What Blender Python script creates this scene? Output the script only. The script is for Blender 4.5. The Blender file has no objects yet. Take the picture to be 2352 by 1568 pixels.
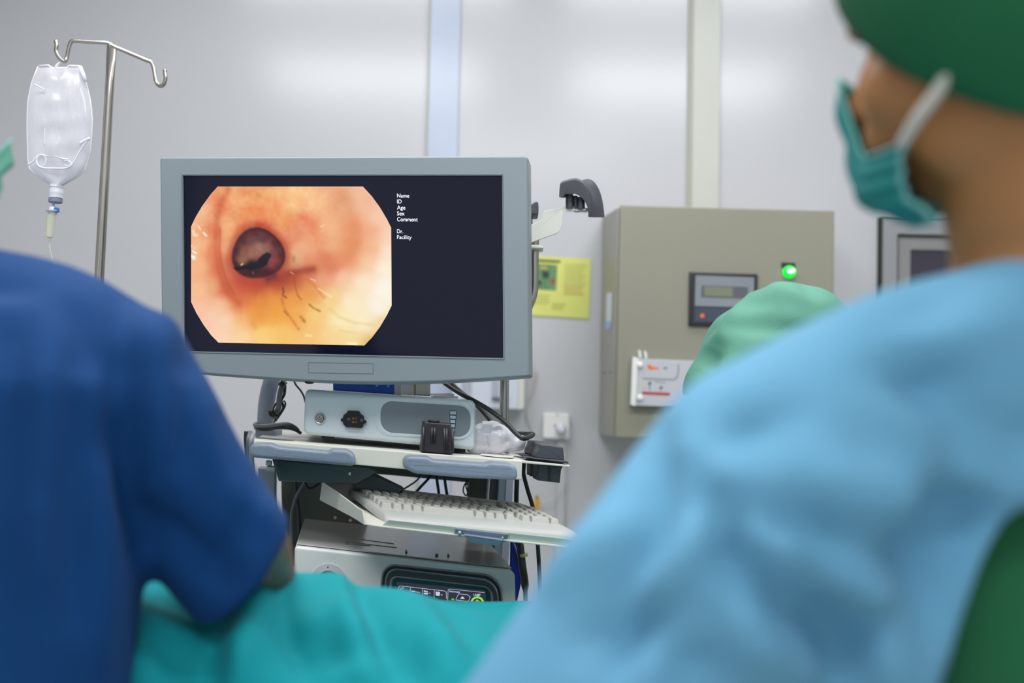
import bpy, bmesh, math, random
import numpy as np
from mathutils import Vector, Matrix, noise

random.seed(7)
SC = bpy.context.scene
COL = SC.collection
V = Vector

# ------------------------------------------------------------------ camera
CAM = V((0.0, 0.0, 1.0))
FPX = 2352 * 35.0 / 36.0
PITCH = math.radians(2.9)
ROLL = 0.020
F0 = V((0, math.cos(PITCH), math.sin(PITCH)))
R0 = V((1, 0, 0))
U0 = V((0, -math.sin(PITCH), math.cos(PITCH)))
CR = R0 * math.cos(ROLL) + U0 * math.sin(ROLL)
CU = U0 * math.cos(ROLL) - R0 * math.sin(ROLL)


def ray(px, py):
    return F0 + CR * ((px - 1176.0) / FPX) - CU * ((py - 784.0) / FPX)


def at(px, py, Y):
    d = ray(px, py)
    return CAM + d * (Y / d.y)


cam_data = bpy.data.cameras.new('camera')
cam_data.lens = 35.0
cam_data.sensor_width = 36.0
cam_data.clip_start = 0.02
cam_data.clip_end = 60
cam_data.dof.use_dof = True
cam_data.dof.focus_distance = 1.76
cam_data.dof.aperture_fstop = 2.0
cam_ob = bpy.data.objects.new('camera', cam_data)
COL.objects.link(cam_ob)
m = Matrix((CR, CU, -F0)).transposed().to_4x4()
m.translation = CAM
cam_ob.matrix_world = m
SC.camera = cam_ob

DEPTH = ray(800, 885).normalized()      # the way the trolley runs back from the viewer

# ------------------------------------------------------------------ materials


def lin(c):
    c = c / 255.0
    return c / 12.92 if c <= 0.04045 else ((c + 0.055) / 1.055) ** 2.4


def rgba(c):
    return (lin(c[0]), lin(c[1]), lin(c[2]), 1.0)


_mats = {}


def M(name, col, rough=0.5, metal=0.0, var=0.06, scale=6.0, bump=0.0, bscale=60.0, emit=0.0, spec=0.5,
      sheen=0.0, coat=0.0, trans=0.0, sss=0.0):
    if name in _mats:
        return _mats[name]
    mt = bpy.data.materials.new(name)
    mt.use_nodes = True
    nt = mt.node_tree
    b = nt.nodes['Principled BSDF']
    tc = nt.nodes.new('ShaderNodeTexCoord')
    nz = nt.nodes.new('ShaderNodeTexNoise')
    nz.inputs['Scale'].default_value = scale
    nz.inputs['Detail'].default_value = 3
    nt.links.new(tc.outputs['Object'], nz.inputs['Vector'])
    rp = nt.nodes.new('ShaderNodeValToRGB')
    c = rgba(col)
    rp.color_ramp.elements[0].position = 0.3
    rp.color_ramp.elements[1].position = 0.7
    rp.color_ramp.elements[0].color = tuple(x * (1 - var) for x in c[:3]) + (1,)
    rp.color_ramp.elements[1].color = tuple(min(1, x * (1 + var)) for x in c[:3]) + (1,)
    nt.links.new(nz.outputs['Fac'], rp.inputs['Fac'])
    nt.links.new(rp.outputs['Color'], b.inputs['Base Color'])
    b.inputs['Roughness'].default_value = rough
    b.inputs['Metallic'].default_value = metal
    b.inputs['Specular IOR Level'].default_value = spec
    if sheen:
        b.inputs['Sheen Weight'].default_value = sheen
        b.inputs['Sheen Roughness'].default_value = 0.5
    if coat:
        b.inputs['Coat Weight'].default_value = coat
        b.inputs['Coat Roughness'].default_value = 0.08
    if trans:
        b.inputs['Transmission Weight'].default_value = trans
    if sss:
        b.inputs['Subsurface Weight'].default_value = sss
        b.inputs['Subsurface Radius'].default_value = (0.012, 0.005, 0.003)
        b.inputs['Subsurface Scale'].default_value = 0.6
    if emit:
        b.inputs['Emission Color'].default_value = c
        b.inputs['Emission Strength'].default_value = emit
    if bump:
        n2 = nt.nodes.new('ShaderNodeTexNoise')
        n2.inputs['Scale'].default_value = bscale
        n2.inputs['Detail'].default_value = 2
        nt.links.new(tc.outputs['Object'], n2.inputs['Vector'])
        bp = nt.nodes.new('ShaderNodeBump')
        bp.inputs['Strength'].default_value = bump
        bp.inputs['Distance'].default_value = 0.01
        nt.links.new(n2.outputs['Fac'], bp.inputs['Height'])
        nt.links.new(bp.outputs['Normal'], b.inputs['Normal'])
    _mats[name] = mt
    return mt


def M_film(name, col, alpha, edge, rough=0.2):
    """thin clear plastic: see-through face on, denser where the sheet turns away"""
    mt = bpy.data.materials.new(name)
    mt.use_nodes = True
    nt = mt.node_tree
    b = nt.nodes['Principled BSDF']
    out = nt.nodes['Material Output']
    b.inputs['Base Color'].default_value = rgba(col)
    b.inputs['Roughness'].default_value = rough
    tr = nt.nodes.new('ShaderNodeBsdfTransparent')
    mx = nt.nodes.new('ShaderNodeMixShader')
    lw = nt.nodes.new('ShaderNodeLayerWeight')
    lw.inputs['Blend'].default_value = 0.35
    nz = nt.nodes.new('ShaderNodeTexNoise')
    nz.inputs['Scale'].default_value = 18
    mr = nt.nodes.new('ShaderNodeMapRange')
    mr.inputs['To Min'].default_value = alpha
    mr.inputs['To Max'].default_value = edge
    nt.links.new(lw.outputs['Facing'], mr.inputs['Value'])
    ad = nt.nodes.new('ShaderNodeMath')
    ad.operation = 'MULTIPLY_ADD'
    ad.use_clamp = True
    nt.links.new(nz.outputs['Fac'], ad.inputs[0])
    ad.inputs[1].default_value = 0.08
    nt.links.new(mr.outputs['Result'], ad.inputs[2])
    nt.links.new(ad.outputs['Value'], mx.inputs['Fac'])
    nt.links.new(tr.outputs['BSDF'], mx.inputs[1])
    nt.links.new(b.outputs['BSDF'], mx.inputs[2])
    nt.links.new(mx.outputs['Shader'], out.inputs['Surface'])
    return mt


def M_attr(name, strength, coat=0.0):
    mt = bpy.data.materials.new(name)
    mt.use_nodes = True
    nt = mt.node_tree
    b = nt.nodes['Principled BSDF']
    a = nt.nodes.new('ShaderNodeVertexColor')
    a.layer_name = 'Col'
    b.inputs['Base Color'].default_value = (0.004, 0.004, 0.005, 1)
    b.inputs['Roughness'].default_value = 0.25
    b.inputs['Specular IOR Level'].default_value = 0.2
    nt.links.new(a.outputs['Color'], b.inputs['Emission Color'])
    b.inputs['Emission Strength'].default_value = strength
    return mt


# ------------------------------------------------------------------ things and parts


def tag(o, label=None, cat=None, group=None, kind=None):
    if label:
        o['label'] = label
    if cat:
        o['category'] = cat
    if group:
        o['group'] = group
    if kind:
        o['kind'] = kind
    return o


def thing(name, label, cat, loc, group=None):
    o = bpy.data.objects.new(name, None)
    COL.objects.link(o)
    o.empty_display_size = 0.05
    o.location = loc
    o['base'] = tuple(loc)
    return tag(o, label, cat, group)


def base_of(parent):
    while parent is not None and parent.parent is not None:
        parent = parent.parent
    return V(parent['base']) if parent is not None and 'base' in parent.keys() else V((0, 0, 0))


def cr(pts, n=6, closed=False):
    pts = [V(p) for p in pts]
    if len(pts) < 3:
        return pts
    out = []
    N = len(pts)
    rng = range(N) if closed else range(N - 1)
    for i in rng:
        p1, p2 = pts[i % N], pts[(i + 1) % N]
        p0 = pts[(i - 1) % N] if (closed or i > 0) else p1 * 2 - p2
        p3 = pts[(i + 2) % N] if (closed or i + 2 < N) else p2 * 2 - p1
        for k in range(n):
            t = k / n
            out.append(0.5 * ((2 * p1) + (p2 - p0) * t + (2 * p0 - 5 * p1 + 4 * p2 - p3) * t * t + (3 * p1 - p0 - 3 * p2 + p3) * t ** 3))
    if not closed:
        out.append(pts[-1])
    return out


def round_poly(pts, r, n=5):
    """round the corners of a 2-D polygon; r one value or one per corner"""
    N = len(pts)
    rs = r if isinstance(r, (list, tuple)) else [r] * N
    out = []
    for i in range(N):
        p = np.array(pts[i], float)
        a = np.array(pts[i - 1], float)
        b = np.array(pts[(i + 1) % N], float)
        la, lb = np.linalg.norm(a - p), np.linalg.norm(b - p)
        rr = min(rs[i], la * 0.49, lb * 0.49)
        if rr < 1e-6:
            out.append(tuple(p))
            continue
        s, e = p + (a - p) / la * rr, p + (b - p) / lb * rr
        for k in range(n + 1):
            t = k / n
            # close to a circular arc
            w = 0.75
            den = (1 - t) ** 2 + 2 * w * t * (1 - t) + t * t
            q = ((1 - t) ** 2 * s + 2 * w * t * (1 - t) * p + t * t * e) / den
            out.append(tuple(q))
    return out


def circle_px(cx, cy, r, n=28, ry=None):
    ry = r if ry is None else ry
    return [(cx + r * math.cos(2 * math.pi * k / n), cy + ry * math.sin(2 * math.pi * k / n)) for k in range(n)]


class Plane:
    def __init__(self, *pts):
        p = [at(*q) if not isinstance(q, V) else q for q in pts]
        self.p = p[0]
        self.n = (p[1] - p[0]).cross(p[2] - p[0]).normalized()
        if self.n.y > 0:
            self.n = -self.n
        up = V((0, 0, 1))
        self.b = (up - self.n * up.dot(self.n)).normalized()
        self.a = self.b.cross(self.n).normalized()

    def hit(self, px, py, off=0.0):
        d = ray(px, py)
        t = (self.p - CAM).dot(self.n) / d.dot(self.n)
        return CAM + d * t + self.n * off

    def shifted(self, back, direction=None):
        q = Plane.__new__(Plane)
        q.p = self.p + (DEPTH if direction is None else direction) * back
        q.n, q.a, q.b = self.n, self.a, self.b
        return q


def frontal(Y):
    return Plane((800, 800, Y), (1500, 800, Y), (800, 300, Y))


def offset_loop(pl, loop, inset):
    """move a planar loop inwards by inset (metres)"""
    if abs(inset) < 1e-9:
        return [V(p) for p in loop]
    P = np.array([((p - pl.p).dot(pl.a), (p - pl.p).dot(pl.b)) for p in loop])
    N = len(P)
    x, y = P[:, 0], P[:, 1]
    area = 0.5 * np.sum(x * np.roll(y, -1) - np.roll(x, -1) * y)
    sgn = 1.0 if area > 0 else -1.0
    e = np.roll(P, -1, 0) - P
    L = np.linalg.norm(e, axis=1)
    L[L < 1e-9] = 1e-9
    nrm = np.stack([-e[:, 1], e[:, 0]], 1) / L[:, None] * sgn
    n1 = np.roll(nrm, 1, 0)
    bis = nrm + n1
    bl = np.linalg.norm(bis, axis=1)
    bl[bl < 1e-6] = 1e-6
    bis /= bl[:, None]
    cosv = np.clip(np.sum(bis * nrm, 1), 0.5, 1)
    Q = P + bis * (inset / cosv)[:, None]
    dz = [(p - pl.p).dot(pl.n) for p in loop]
    return [pl.p + pl.a * float(q[0]) + pl.b * float(q[1]) + pl.n * z for q, z in zip(Q, dz)]


class MB:
    def __init__(self):
        self.v, self.f = [], []

    def add(self, vs, fs):
        k = len(self.v)
        self.v += [V(p) for p in vs]
        self.f += [tuple(i + k for i in f) for f in fs]

    def loops(self, loops, cap0=True, cap1=True, closed=True):
        k = len(self.v)
        n = len(loops[0])
        for L in loops:
            self.v += [V(p) for p in L]
        for i in range(len(loops) - 1):
            for j in range(n if closed else n - 1):
                a, b = k + i * n + j, k + i * n + (j + 1) % n
                self.f.append((a, b, b + n, a + n))
        if cap0:
            self.f.append(tuple(range(k, k + n)))
        if cap1:
            q = k + (len(loops) - 1) * n
            self.f.append(tuple(reversed(range(q, q + n))))
        return self

    def slab(self, pl, px, depth, bevel=0.0, off=0.0, bsteps=4, backbevel=0.0, direction=None):
        d = DEPTH if direction is None else direction
        base = [pl.hit(x, y, off) for x, y in px]
        L = []
        if bevel > 0:
            L.append(offset_loop(pl, base, bevel + max(0.12 * bevel, 0.0003)))
            for k in range(bsteps + 1):
                t = math.pi / 2 * k / bsteps
                ins, dp = bevel * (1 - math.sin(t)), bevel * (1 - math.cos(t))
                L.append([p + d * dp for p in offset_loop(pl, base, ins)])
        else:
            L.append(base)
        if backbevel > 0:
            for k in range(bsteps + 1):
                t = math.pi / 2 * k / bsteps
                ins, dp = backbevel * (1 - math.cos(t)), backbevel * math.sin(t)
                L.append([p + d * (depth - backbevel + dp) for p in offset_loop(pl, base, ins)])
        else:
            L.append([p + d * depth for p in base])
        return self.loops(L)

    def ring(self, pl, outer, inner, depth, off=0.0, crown=0.0):
        """flat or crowned frame between two outlines with equal point counts"""
        o0 = [pl.hit(x, y, off) for x, y in outer]
        i0 = [pl.hit(x, y, off) for x, y in inner]
        n = len(o0)
        mid = [(a + b) * 0.5 + pl.n * crown for a, b in zip(o0, i0)]
        back = [p + DEPTH * depth for p in o0]
        iback = [p + DEPTH * depth for p in i0]
        self.loops([back, o0, mid, i0, iback], False, False)
        return self

    def tube(self, pts, r, seg=10, cap=True):
        pts = [V(p) for p in pts]
        rs = r if isinstance(r, (list, tuple)) else [r] * len(pts)
        T = []
        for i in range(len(pts)):
            a, b = pts[max(0, i - 1)], pts[min(len(pts) - 1, i + 1)]
            t = b - a
            T.append(t.normalized() if t.length > 1e-9 else V((0, 0, 1)))
        ref = V((0, 0, 1)) if abs(T[0].z) < 0.9 else V((1, 0, 0))
        nrm = (ref - T[0] * ref.dot(T[0])).normalized()
        L = []
        for p, t, rr in zip(pts, T, rs):
            nrm = (nrm - t * nrm.dot(t))
            nrm = nrm.normalized() if nrm.length > 1e-6 else V((1, 0, 0))
            bn = t.cross(nrm)
            L.append([p + (nrm * math.cos(2 * math.pi * k / seg) + bn * math.sin(2 * math.pi * k / seg)) * rr for k in range(seg)])
        return self.loops(L, cap, cap)

    def lathe(self, base, axis, prof, seg=24):
        """prof: (radius, along)"""
        axis = V(axis).normalized()
        ref = V((1, 0, 0)) if abs(axis.x) < 0.8 else V((0, 1, 0))
        u = (ref - axis * ref.dot(axis)).normalized()
        w = axis.cross(u)
        L = [[V(base) + axis * h + (u * math.cos(2 * math.pi * k / seg) + w * math.sin(2 * math.pi * k / seg)) * max(r, 1e-5)
              for k in range(seg)] for r, h in prof]
        return self.loops(L)

    def ell(self, c, rx, ry=None, rz=None, ax=None, seg=20, rings=12):
        ry = rx if ry is None else ry
        rz = rx if rz is None else rz
        A = ax or (V((1, 0, 0)), V((0, 1, 0)), V((0, 0, 1)))
        L = []
        for i in range(rings + 1):
            th = math.pi * (0.02 + 0.96 * i / rings)
            L.append([V(c) + A[0] * (rx * math.sin(th) * math.cos(2 * math.pi * k / seg)) + A[1] * (ry * math.sin(th) * math.sin(2 * math.pi * k / seg))
                      + A[2] * (rz * math.cos(th)) for k in range(seg)])
        return self.loops(L)

    def box(self, c, sx, sy, sz):
        x, y, z = c
        P = [V((x + i * sx / 2, y + j * sy / 2, z + k * sz / 2)) for k in (-1, 1) for j in (-1, 1) for i in (-1, 1)]
        self.add(P, [(0, 2, 3, 1), (4, 5, 7, 6), (0, 1, 5, 4), (2, 6, 7, 3), (0, 4, 6, 2), (1, 3, 7, 5)])
        return self

    def hexa(self, fr, bk):
        """front loop of 4 and back loop of 4"""
        return self.loops([fr, bk])

    def chain(self, pts, radii, seg=18, sub=5):
        """a limb: overlapping balls and cones along a smooth path"""
        pp = cr([V((*p, )) for p in pts], sub) if len(pts) > 2 else [V(pts[0]).lerp(V(pts[1]), k / 6) for k in range(7)]
        n = len(pp)
        m_ = len(radii)
        rr = []
        for i in range(n):
            t = i / (n - 1) * (m_ - 1)
            a = min(int(t), m_ - 2)
            rr.append(radii[a] + (radii[a + 1] - radii[a]) * (t - a))
        self.tube(pp, rr, seg)
        for p, r in ((pp[0], rr[0]), (pp[-1], rr[-1])):
            self.ell(p, r * 0.999, seg=seg, rings=10)
        return self

    def build(self, name, mat, parent=None, smooth=40, bevel=0.0, label=None, recalc=True, base=None):
        me = bpy.data.meshes.new(name)
        b = V(base) if base is not None else base_of(parent)
        me.from_pydata([tuple(p - b) for p in self.v], [], self.f)
        if recalc:
            bm = bmesh.new()
            bm.from_mesh(me)
            bmesh.ops.recalc_face_normals(bm, faces=bm.faces)
            bm.to_mesh(me)
            bm.free()
        me.update()
        return finish(name, me, mat, parent, smooth, bevel, label, b)


def finish(name, me, mat, parent=None, smooth=40, bevel=0.0, label=None, b=V((0, 0, 0))):
    o = bpy.data.objects.new(name, me)
    COL.objects.link(o)
    if mat is not None:
        for mm in (mat if isinstance(mat, (list, tuple)) else [mat]):
            me.materials.append(mm)
    if smooth:
        me.polygons.foreach_set('use_smooth', [True] * len(me.polygons))
        if smooth < 180:
            me.set_sharp_from_angle(angle=math.radians(smooth))
    if parent is not None:
        o.parent = parent
    else:
        o.location = b
        o['base'] = tuple(b)
    if bevel:
        md = o.modifiers.new('edge', 'BEVEL')
        md.width = bevel
        md.segments = 2
        md.limit_method = 'ANGLE'
        md.angle_limit = math.radians(40)
    if label:
        o['label'] = label
    return o


def text(body, pl, px, py, height, mat, parent, name, width=None, slope=0.0, off=0.0008, bold=0.0):
    """lettering lying on a plane; px,py the left end of the baseline, height of a capital in photo pixels"""
    cu = bpy.data.curves.new(name, 'FONT')
    cu.body = body
    cu.size = 1.0
    cu.resolution_u = 3
    cu.offset = bold
    tmp = bpy.data.objects.new(name, cu)
    COL.objects.link(tmp)
    dg = bpy.context.evaluated_depsgraph_get()
    me = bpy.data.meshes.new_from_object(tmp.evaluated_get(dg))
    bpy.data.objects.remove(tmp)
    co = np.array([v.co[:] for v in me.vertices])
    sx = height / 0.70
    wx = sx
    if width:
        wx = width / max(1e-6, co[:, 0].max() - co[:, 0].min())
    b = base_of(parent)
    x0 = co[:, 0].min() if width else 0.0
    for v, c in zip(me.vertices, co):
        X = (c[0] - x0) * wx
        v.co = pl.hit(px + X, py - c[1] * sx + X * slope, off) - b
    me.update()
    return finish(name, me, mat, parent, smooth=0, b=b)


# ------------------------------------------------------------------ bodies and cloth


def remesh(mb, voxel, smooth=8, factor=0.5):
    me = bpy.data.meshes.new('tmp')
    me.from_pydata([tuple(p) for p in mb.v], [], mb.f)
    bm = bmesh.new()
    bm.from_mesh(me)
    bmesh.ops.recalc_face_normals(bm, faces=bm.faces)
    bm.to_mesh(me)
    bm.free()
    o = bpy.data.objects.new('tmp', me)
    COL.objects.link(o)
    r = o.modifiers.new('r', 'REMESH')
    r.mode = 'VOXEL'
    r.voxel_size = voxel
    s = o.modifiers.new('s', 'SMOOTH')
    s.factor = factor
    s.iterations = smooth
    dg = bpy.context.evaluated_depsgraph_get()
    out = bpy.data.meshes.new_from_object(o.evaluated_get(dg))
    bpy.data.objects.remove(o)
    return out


def mesh_np(me):
    n = len(me.vertices)
    co = np.empty(n * 3)
    me.vertices.foreach_get('co', co)
    no = np.empty(n * 3)
    me.vertices.foreach_get('normal', no)
    return co.reshape(-1, 3), no.reshape(-1, 3)


def crease(me, folds, Yn, gain=1.0):
    """folds traced over the photo onto the near side of a cloth: ((x, y), (x, y), width in metres, height)"""
    me.update()
    co, no = mesh_np(me)
    rel = co - np.array(CAM)
    zz = np.maximum(rel @ np.array(F0), 0.05)
    P = np.stack([1176 + FPX * (rel @ np.array(CR)) / zz, 784 - FPX * (rel @ np.array(CU)) / zz], 1)
    toward = -np.sum(no * rel, 1) / np.linalg.norm(rel, axis=1)
    near = np.clip(toward / 0.35 + 0.35, 0, 1)
    d = np.zeros(len(co))
    for a, b, w, amp in folds:
        w = w * FPX / Yn
        a, b = np.array(a, float), np.array(b, float)
        ab = b - a
        t = np.clip(((P - a) @ ab) / (ab @ ab), 0, 1)
        dist = np.linalg.norm(P - a - t[:, None] * ab, axis=1)
        d += gain * amp * np.exp(-(dist / w) ** 2) * (0.45 + 0.55 * np.sin(np.pi * np.clip(t, 0.02, 0.98)) ** 0.6)
    co = co + no * (d * near)[:, None]
    me.vertices.foreach_set('co', co.ravel())
    me.update()
    return me


def displace(me, folds=(), nz=0.0, nscale=8.0, nsq=(1, 1, 1), fn=None):
    me.update()
    co, no = mesh_np(me)
    d = np.zeros(len(co))
    for A, B, w, amp in folds:
        A, B = np.array(A), np.array(B)
        ab = B - A
        t = np.clip(((co - A) @ ab) / max(1e-9, ab @ ab), 0, 1)
        q = A + t[:, None] * ab
        dist = np.linalg.norm(co - q, axis=1)
        d += amp * np.exp(-(dist / w) ** 2) * (0.35 + 0.65 * np.sin(np.pi * np.clip(t, 0.02, 0.98)) ** 0.6)
    if nz:
        for i, c in enumerate(co):
            d[i] += nz * noise.noise(V((c[0] * nscale * nsq[0], c[1] * nscale * nsq[1], c[2] * nscale * nsq[2])))
    co = co + no * d[:, None]
    if fn is not None:
        co = fn(co, no)
    me.vertices.foreach_set('co', co.ravel())
    me.update()
    return me


def rebase(me, b):
    me.transform(Matrix.Translation(-b))
    me.update()
    return me


def cut(me, keep, rounds=14):
    """drop the faces whose centre fails keep(centre, normal)"""
    bm = bmesh.new()
    bm.from_mesh(me)
    bad = [f for f in bm.faces if not keep(f.calc_center_median(), f.normal)]
    bmesh.ops.delete(bm, geom=bad, context='FACES')
    bm.verts.ensure_lookup_table()
    rim = {}
    for e in bm.edges:
        if e.is_boundary:
            rim.setdefault(e.verts[0], []).append(e.verts[1])
            rim.setdefault(e.verts[1], []).append(e.verts[0])
    for it in range(rounds):
        nw = {v: (v.co + (nb[0].co + nb[1].co) * 0.5) * 0.5 for v, nb in rim.items() if len(nb) == 2}
        for v, c in nw.items():
            v.co = c
    bm.to_mesh(me)
    bm.free()
    me.update()
    return me


def tube_thing(name, label, cat, px_pts, r, mat, n=6, group=None, seg=10):
    """a cord laid through photo points (x, y, Y), one mesh"""
    P = [at(*p) if not isinstance(p, V) else p for p in px_pts]
    o = MB().tube(cr(P, n), r, seg).build(name, mat, None, smooth=180, base=P[0])
    return tag(o, label, cat, group)
# ------------------------------------------------------------------ the room
WALLY = 3.2
XL, XR, YB, ZC = -2.7, 2.7, -1.6, 2.78

m_wall = M('wall panel enamel', (192, 193, 197), rough=0.2, var=0.015, scale=1.5, bump=0.05, bscale=2.6, spec=0.55)
m_wallside = M('side wall paint', (190, 190, 192), rough=0.45, var=0.02)
m_floor = M('vinyl floor', (185, 190, 186), rough=0.35, var=0.05, scale=3)
m_ceil = M('ceiling tile', (215, 215, 215), rough=0.8, var=0.02)
m_bluetrim = M('blue grey cover strip', (180, 190, 210), rough=0.22, var=0.02, bump=0.03, bscale=3)
m_creamtrim = M('cream cover strip', (192, 194, 186), rough=0.4, var=0.02)
m_darkgap = M('panel joint', (165, 166, 155), rough=0.6)


def struct(o, label, cat):
    return tag(o, label, cat, kind='structure')


struct(MB().box((0, WALLY + 0.05, ZC / 2), XR - XL + 0.2, 0.1, ZC).build('wall_back', m_wall), 'glossy pale grey panelled wall behind the medical trolley', 'wall')
struct(MB().box((XL - 0.05, (WALLY + YB) / 2, ZC / 2), 0.1, WALLY - YB, ZC).build('wall_left', m_wallside), 'pale side wall beyond the drip stand', 'wall')
struct(MB().box((XR + 0.05, (WALLY + YB) / 2, ZC / 2), 0.1, WALLY - YB, ZC).build('wall_right', m_wallside), 'pale side wall beyond the person in light blue', 'wall')
struct(MB().box((0, (WALLY + YB) / 2, -0.05), XR - XL, WALLY - YB, 0.1).build('floor', m_floor), 'grey vinyl floor of the room', 'floor')
struct(MB().box((0, (WALLY + YB) / 2, ZC + 0.05), XR - XL, WALLY - YB, 0.1).build('ceiling', m_ceil), 'white ceiling of the room', 'ceiling')


def strip(name, xl, xr, mat, label, thick=0.012, joint=None):
    # xl/xr: photo x of the strip edges at y=0; it runs the full height of the wall
    a = at(xl, 150, WALLY).x
    b = at(xr, 150, WALLY).x
    o = MB().box(((a + b) / 2, WALLY - thick / 2, ZC / 2), b - a, thick, ZC).build(name, mat, bevel=0.002)
    struct(o, label, 'trim')
    if joint:
        j = MB().box((a + joint / 2, WALLY - thick - 0.0004, ZC / 2), joint, 0.001, ZC).build('joint_line', m_darkgap)
        j.parent = o
    return o


strip('trim_1', 984, 1056, m_bluetrim, 'blue grey vertical cover strip on the wall above the monitor', joint=0.006)
strip('trim_2', 1580, 1653, m_creamtrim, 'cream vertical cover strip on the wall above the beige cabinet', joint=0.016)
struct(MB().box((0, WALLY - 0.008, 0.05), XR - XL, 0.016, 0.1).build('baseboard_back', m_creamtrim), 'cream skirting along the wall', 'skirting')

# recessed metal-framed window in the wall, mostly behind the person in light blue
m_alu = M('grey aluminium', (150, 153, 157), rough=0.38, metal=0.15, var=0.03)
m_alu2 = M('grey aluminium inner', (142, 142, 140), rough=0.4, metal=0.15, var=0.03)
m_shadow = M('painted shadow', (45, 52, 44), rough=0.7)  # dark tone for the shadow lines painted round the window frame
m_glass = M('dark glass', (62, 58, 70), rough=0.06, var=0.1)
pw = Plane((2026, 497, WALLY - 0.03), (2500, 510, WALLY - 0.03), (2026, 900, WALLY - 0.03))


def quad(x0, y0, x1, y1, s=0.022, lean=-0.008):
    return [(x0, y0), (x1, y0 + (x1 - x0) * s), (x1 + lean * (y1 - y0), y1 + (x1 - x0) * s), (x0 + lean * (y1 - y0), y1)]


w = thing('window_1', 'grey metal framed window with dark glass behind the shoulder in light blue', 'window', at(2200, 900, WALLY - 0.02))
w['kind'] = 'structure'
f = MB().ring(pw, quad(2026, 498, 2430, 960), quad(2062, 537, 2394, 920), 0.03).build('window_frame', m_alu, w, bevel=0.002)
MB().ring(pw, quad(2026, 496, 2430, 962), quad(2028, 500, 2428, 958), 0.029, off=0.001).build('frame_shadow', m_shadow, w)
MB().ring(pw.shifted(0.012, V((0, 1, 0))), quad(2062, 538, 2394, 920), quad(2092, 573, 2364, 886), 0.01).build('sash', m_alu2, w, bevel=0.002)
MB().ring(pw.shifted(0.006, V((0, 1, 0))), quad(2061, 536, 2395, 922), quad(2064, 543, 2392, 918), 0.01).build('recess_shadow', m_shadow, w)
MB().slab(pw.shifted(0.018, V((0, 1, 0))), quad(2088, 570, 2368, 890), 0.004).build('pane', m_glass, w)

# ------------------------------------------------------------------ lights
m_lamp = M('lamp diffuser', (255, 255, 255), emit=0.0)


def ceiling_light(x, y, sx, sy, power, label, col=(0.985, 0.99, 1.0)):
    t = thing('ceiling_light', label, 'ceiling light', V((x, y, ZC)))
    fr = MB()
    for (cx, cy, ax, ay) in ((0, sy / 2, sx + .04, .02), (0, -sy / 2, sx + .04, .02), (sx / 2, 0, .02, sy), (-sx / 2, 0, .02, sy)):
        fr.box((x + cx, y + cy, ZC - 0.02), ax, ay, 0.04)
    fr.build('frame', m_alu, t)
    L = bpy.data.lights.new('ceiling_lamp', 'AREA')
    L.shape = 'RECTANGLE'
    L.size, L.size_y = sx, sy
    L.energy = power
    L.color = col
    o = bpy.data.objects.new('ceiling_lamp', L)
    o.location = (0, 0, -0.02)
    COL.objects.link(o)
    o.parent = t


LP = 19
ceiling_light(-0.62, 2.22, 1.2, 0.42, LP * 0.8, 'bright ceiling panel over the monitor, nearer the drip stand')
ceiling_light(0.75, 2.22, 1.1, 0.42, LP * 0.8, 'bright ceiling panel in front of the beige cabinet')
ceiling_light(-0.8, 0.9, 1.2, 0.6, LP * 1.8, 'bright ceiling panel over the person in dark blue')
ceiling_light(0.9, 0.9, 1.2, 0.6, LP * 1.8, 'bright ceiling panel over the person in light blue')
ceiling_light(0.0, -0.8, 1.4, 0.6, LP * 1.5, 'bright ceiling panel farthest from the monitor')

wd = bpy.data.worlds.new('world')
SC.world = wd
wd.use_nodes = True
bg = wd.node_tree.nodes['Background']
bg.inputs['Color'].default_value = (0.95, 0.97, 1.0, 1)
bg.inputs['Strength'].default_value = 0.85
SC.view_settings.view_transform = 'Standard'
SC.view_settings.look = 'None'
SC.view_settings.exposure = 0.0

# ------------------------------------------------------------------ beige electrical cabinet
m_beige = M('beige enamel', (139, 138, 123), rough=0.42, var=0.03, scale=2)
m_beigeside = M('beige enamel side', (152, 150, 140), rough=0.42, var=0.03, scale=2)
m_black = M('black plastic', (28, 30, 36), rough=0.45)
m_meterface = M('meter face', (128, 134, 142), rough=0.4)
m_meterlow = M('meter lower panel', (58, 66, 84), rough=0.4)
m_lcd = M('lcd glass', (120, 124, 104), rough=0.25)
m_orange = M('orange plastic', (225, 110, 50), rough=0.4)
m_white = M('white plastic', (226, 226, 224), rough=0.4, var=0.02)
m_platew = M('white panel plate', (186, 188, 194), rough=0.4, var=0.02)
m_ink = M('grey print', (96, 98, 102), rough=0.7)
m_red = M('red print', (170, 60, 60), rough=0.6)
m_green = M('green lamp', (0, 215, 60), rough=0.3, emit=1.1)
m_greenhot = M('green lamp core', (225, 255, 232), rough=0.3, emit=1.4)
m_stickerb = M('blue white sticker', (206, 212, 226), rough=0.5)
m_stickerc = M('blue sticker band', (150, 180, 220), rough=0.5)
m_screw = M('screw steel', (120, 118, 112), rough=0.35, metal=0.7)

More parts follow.
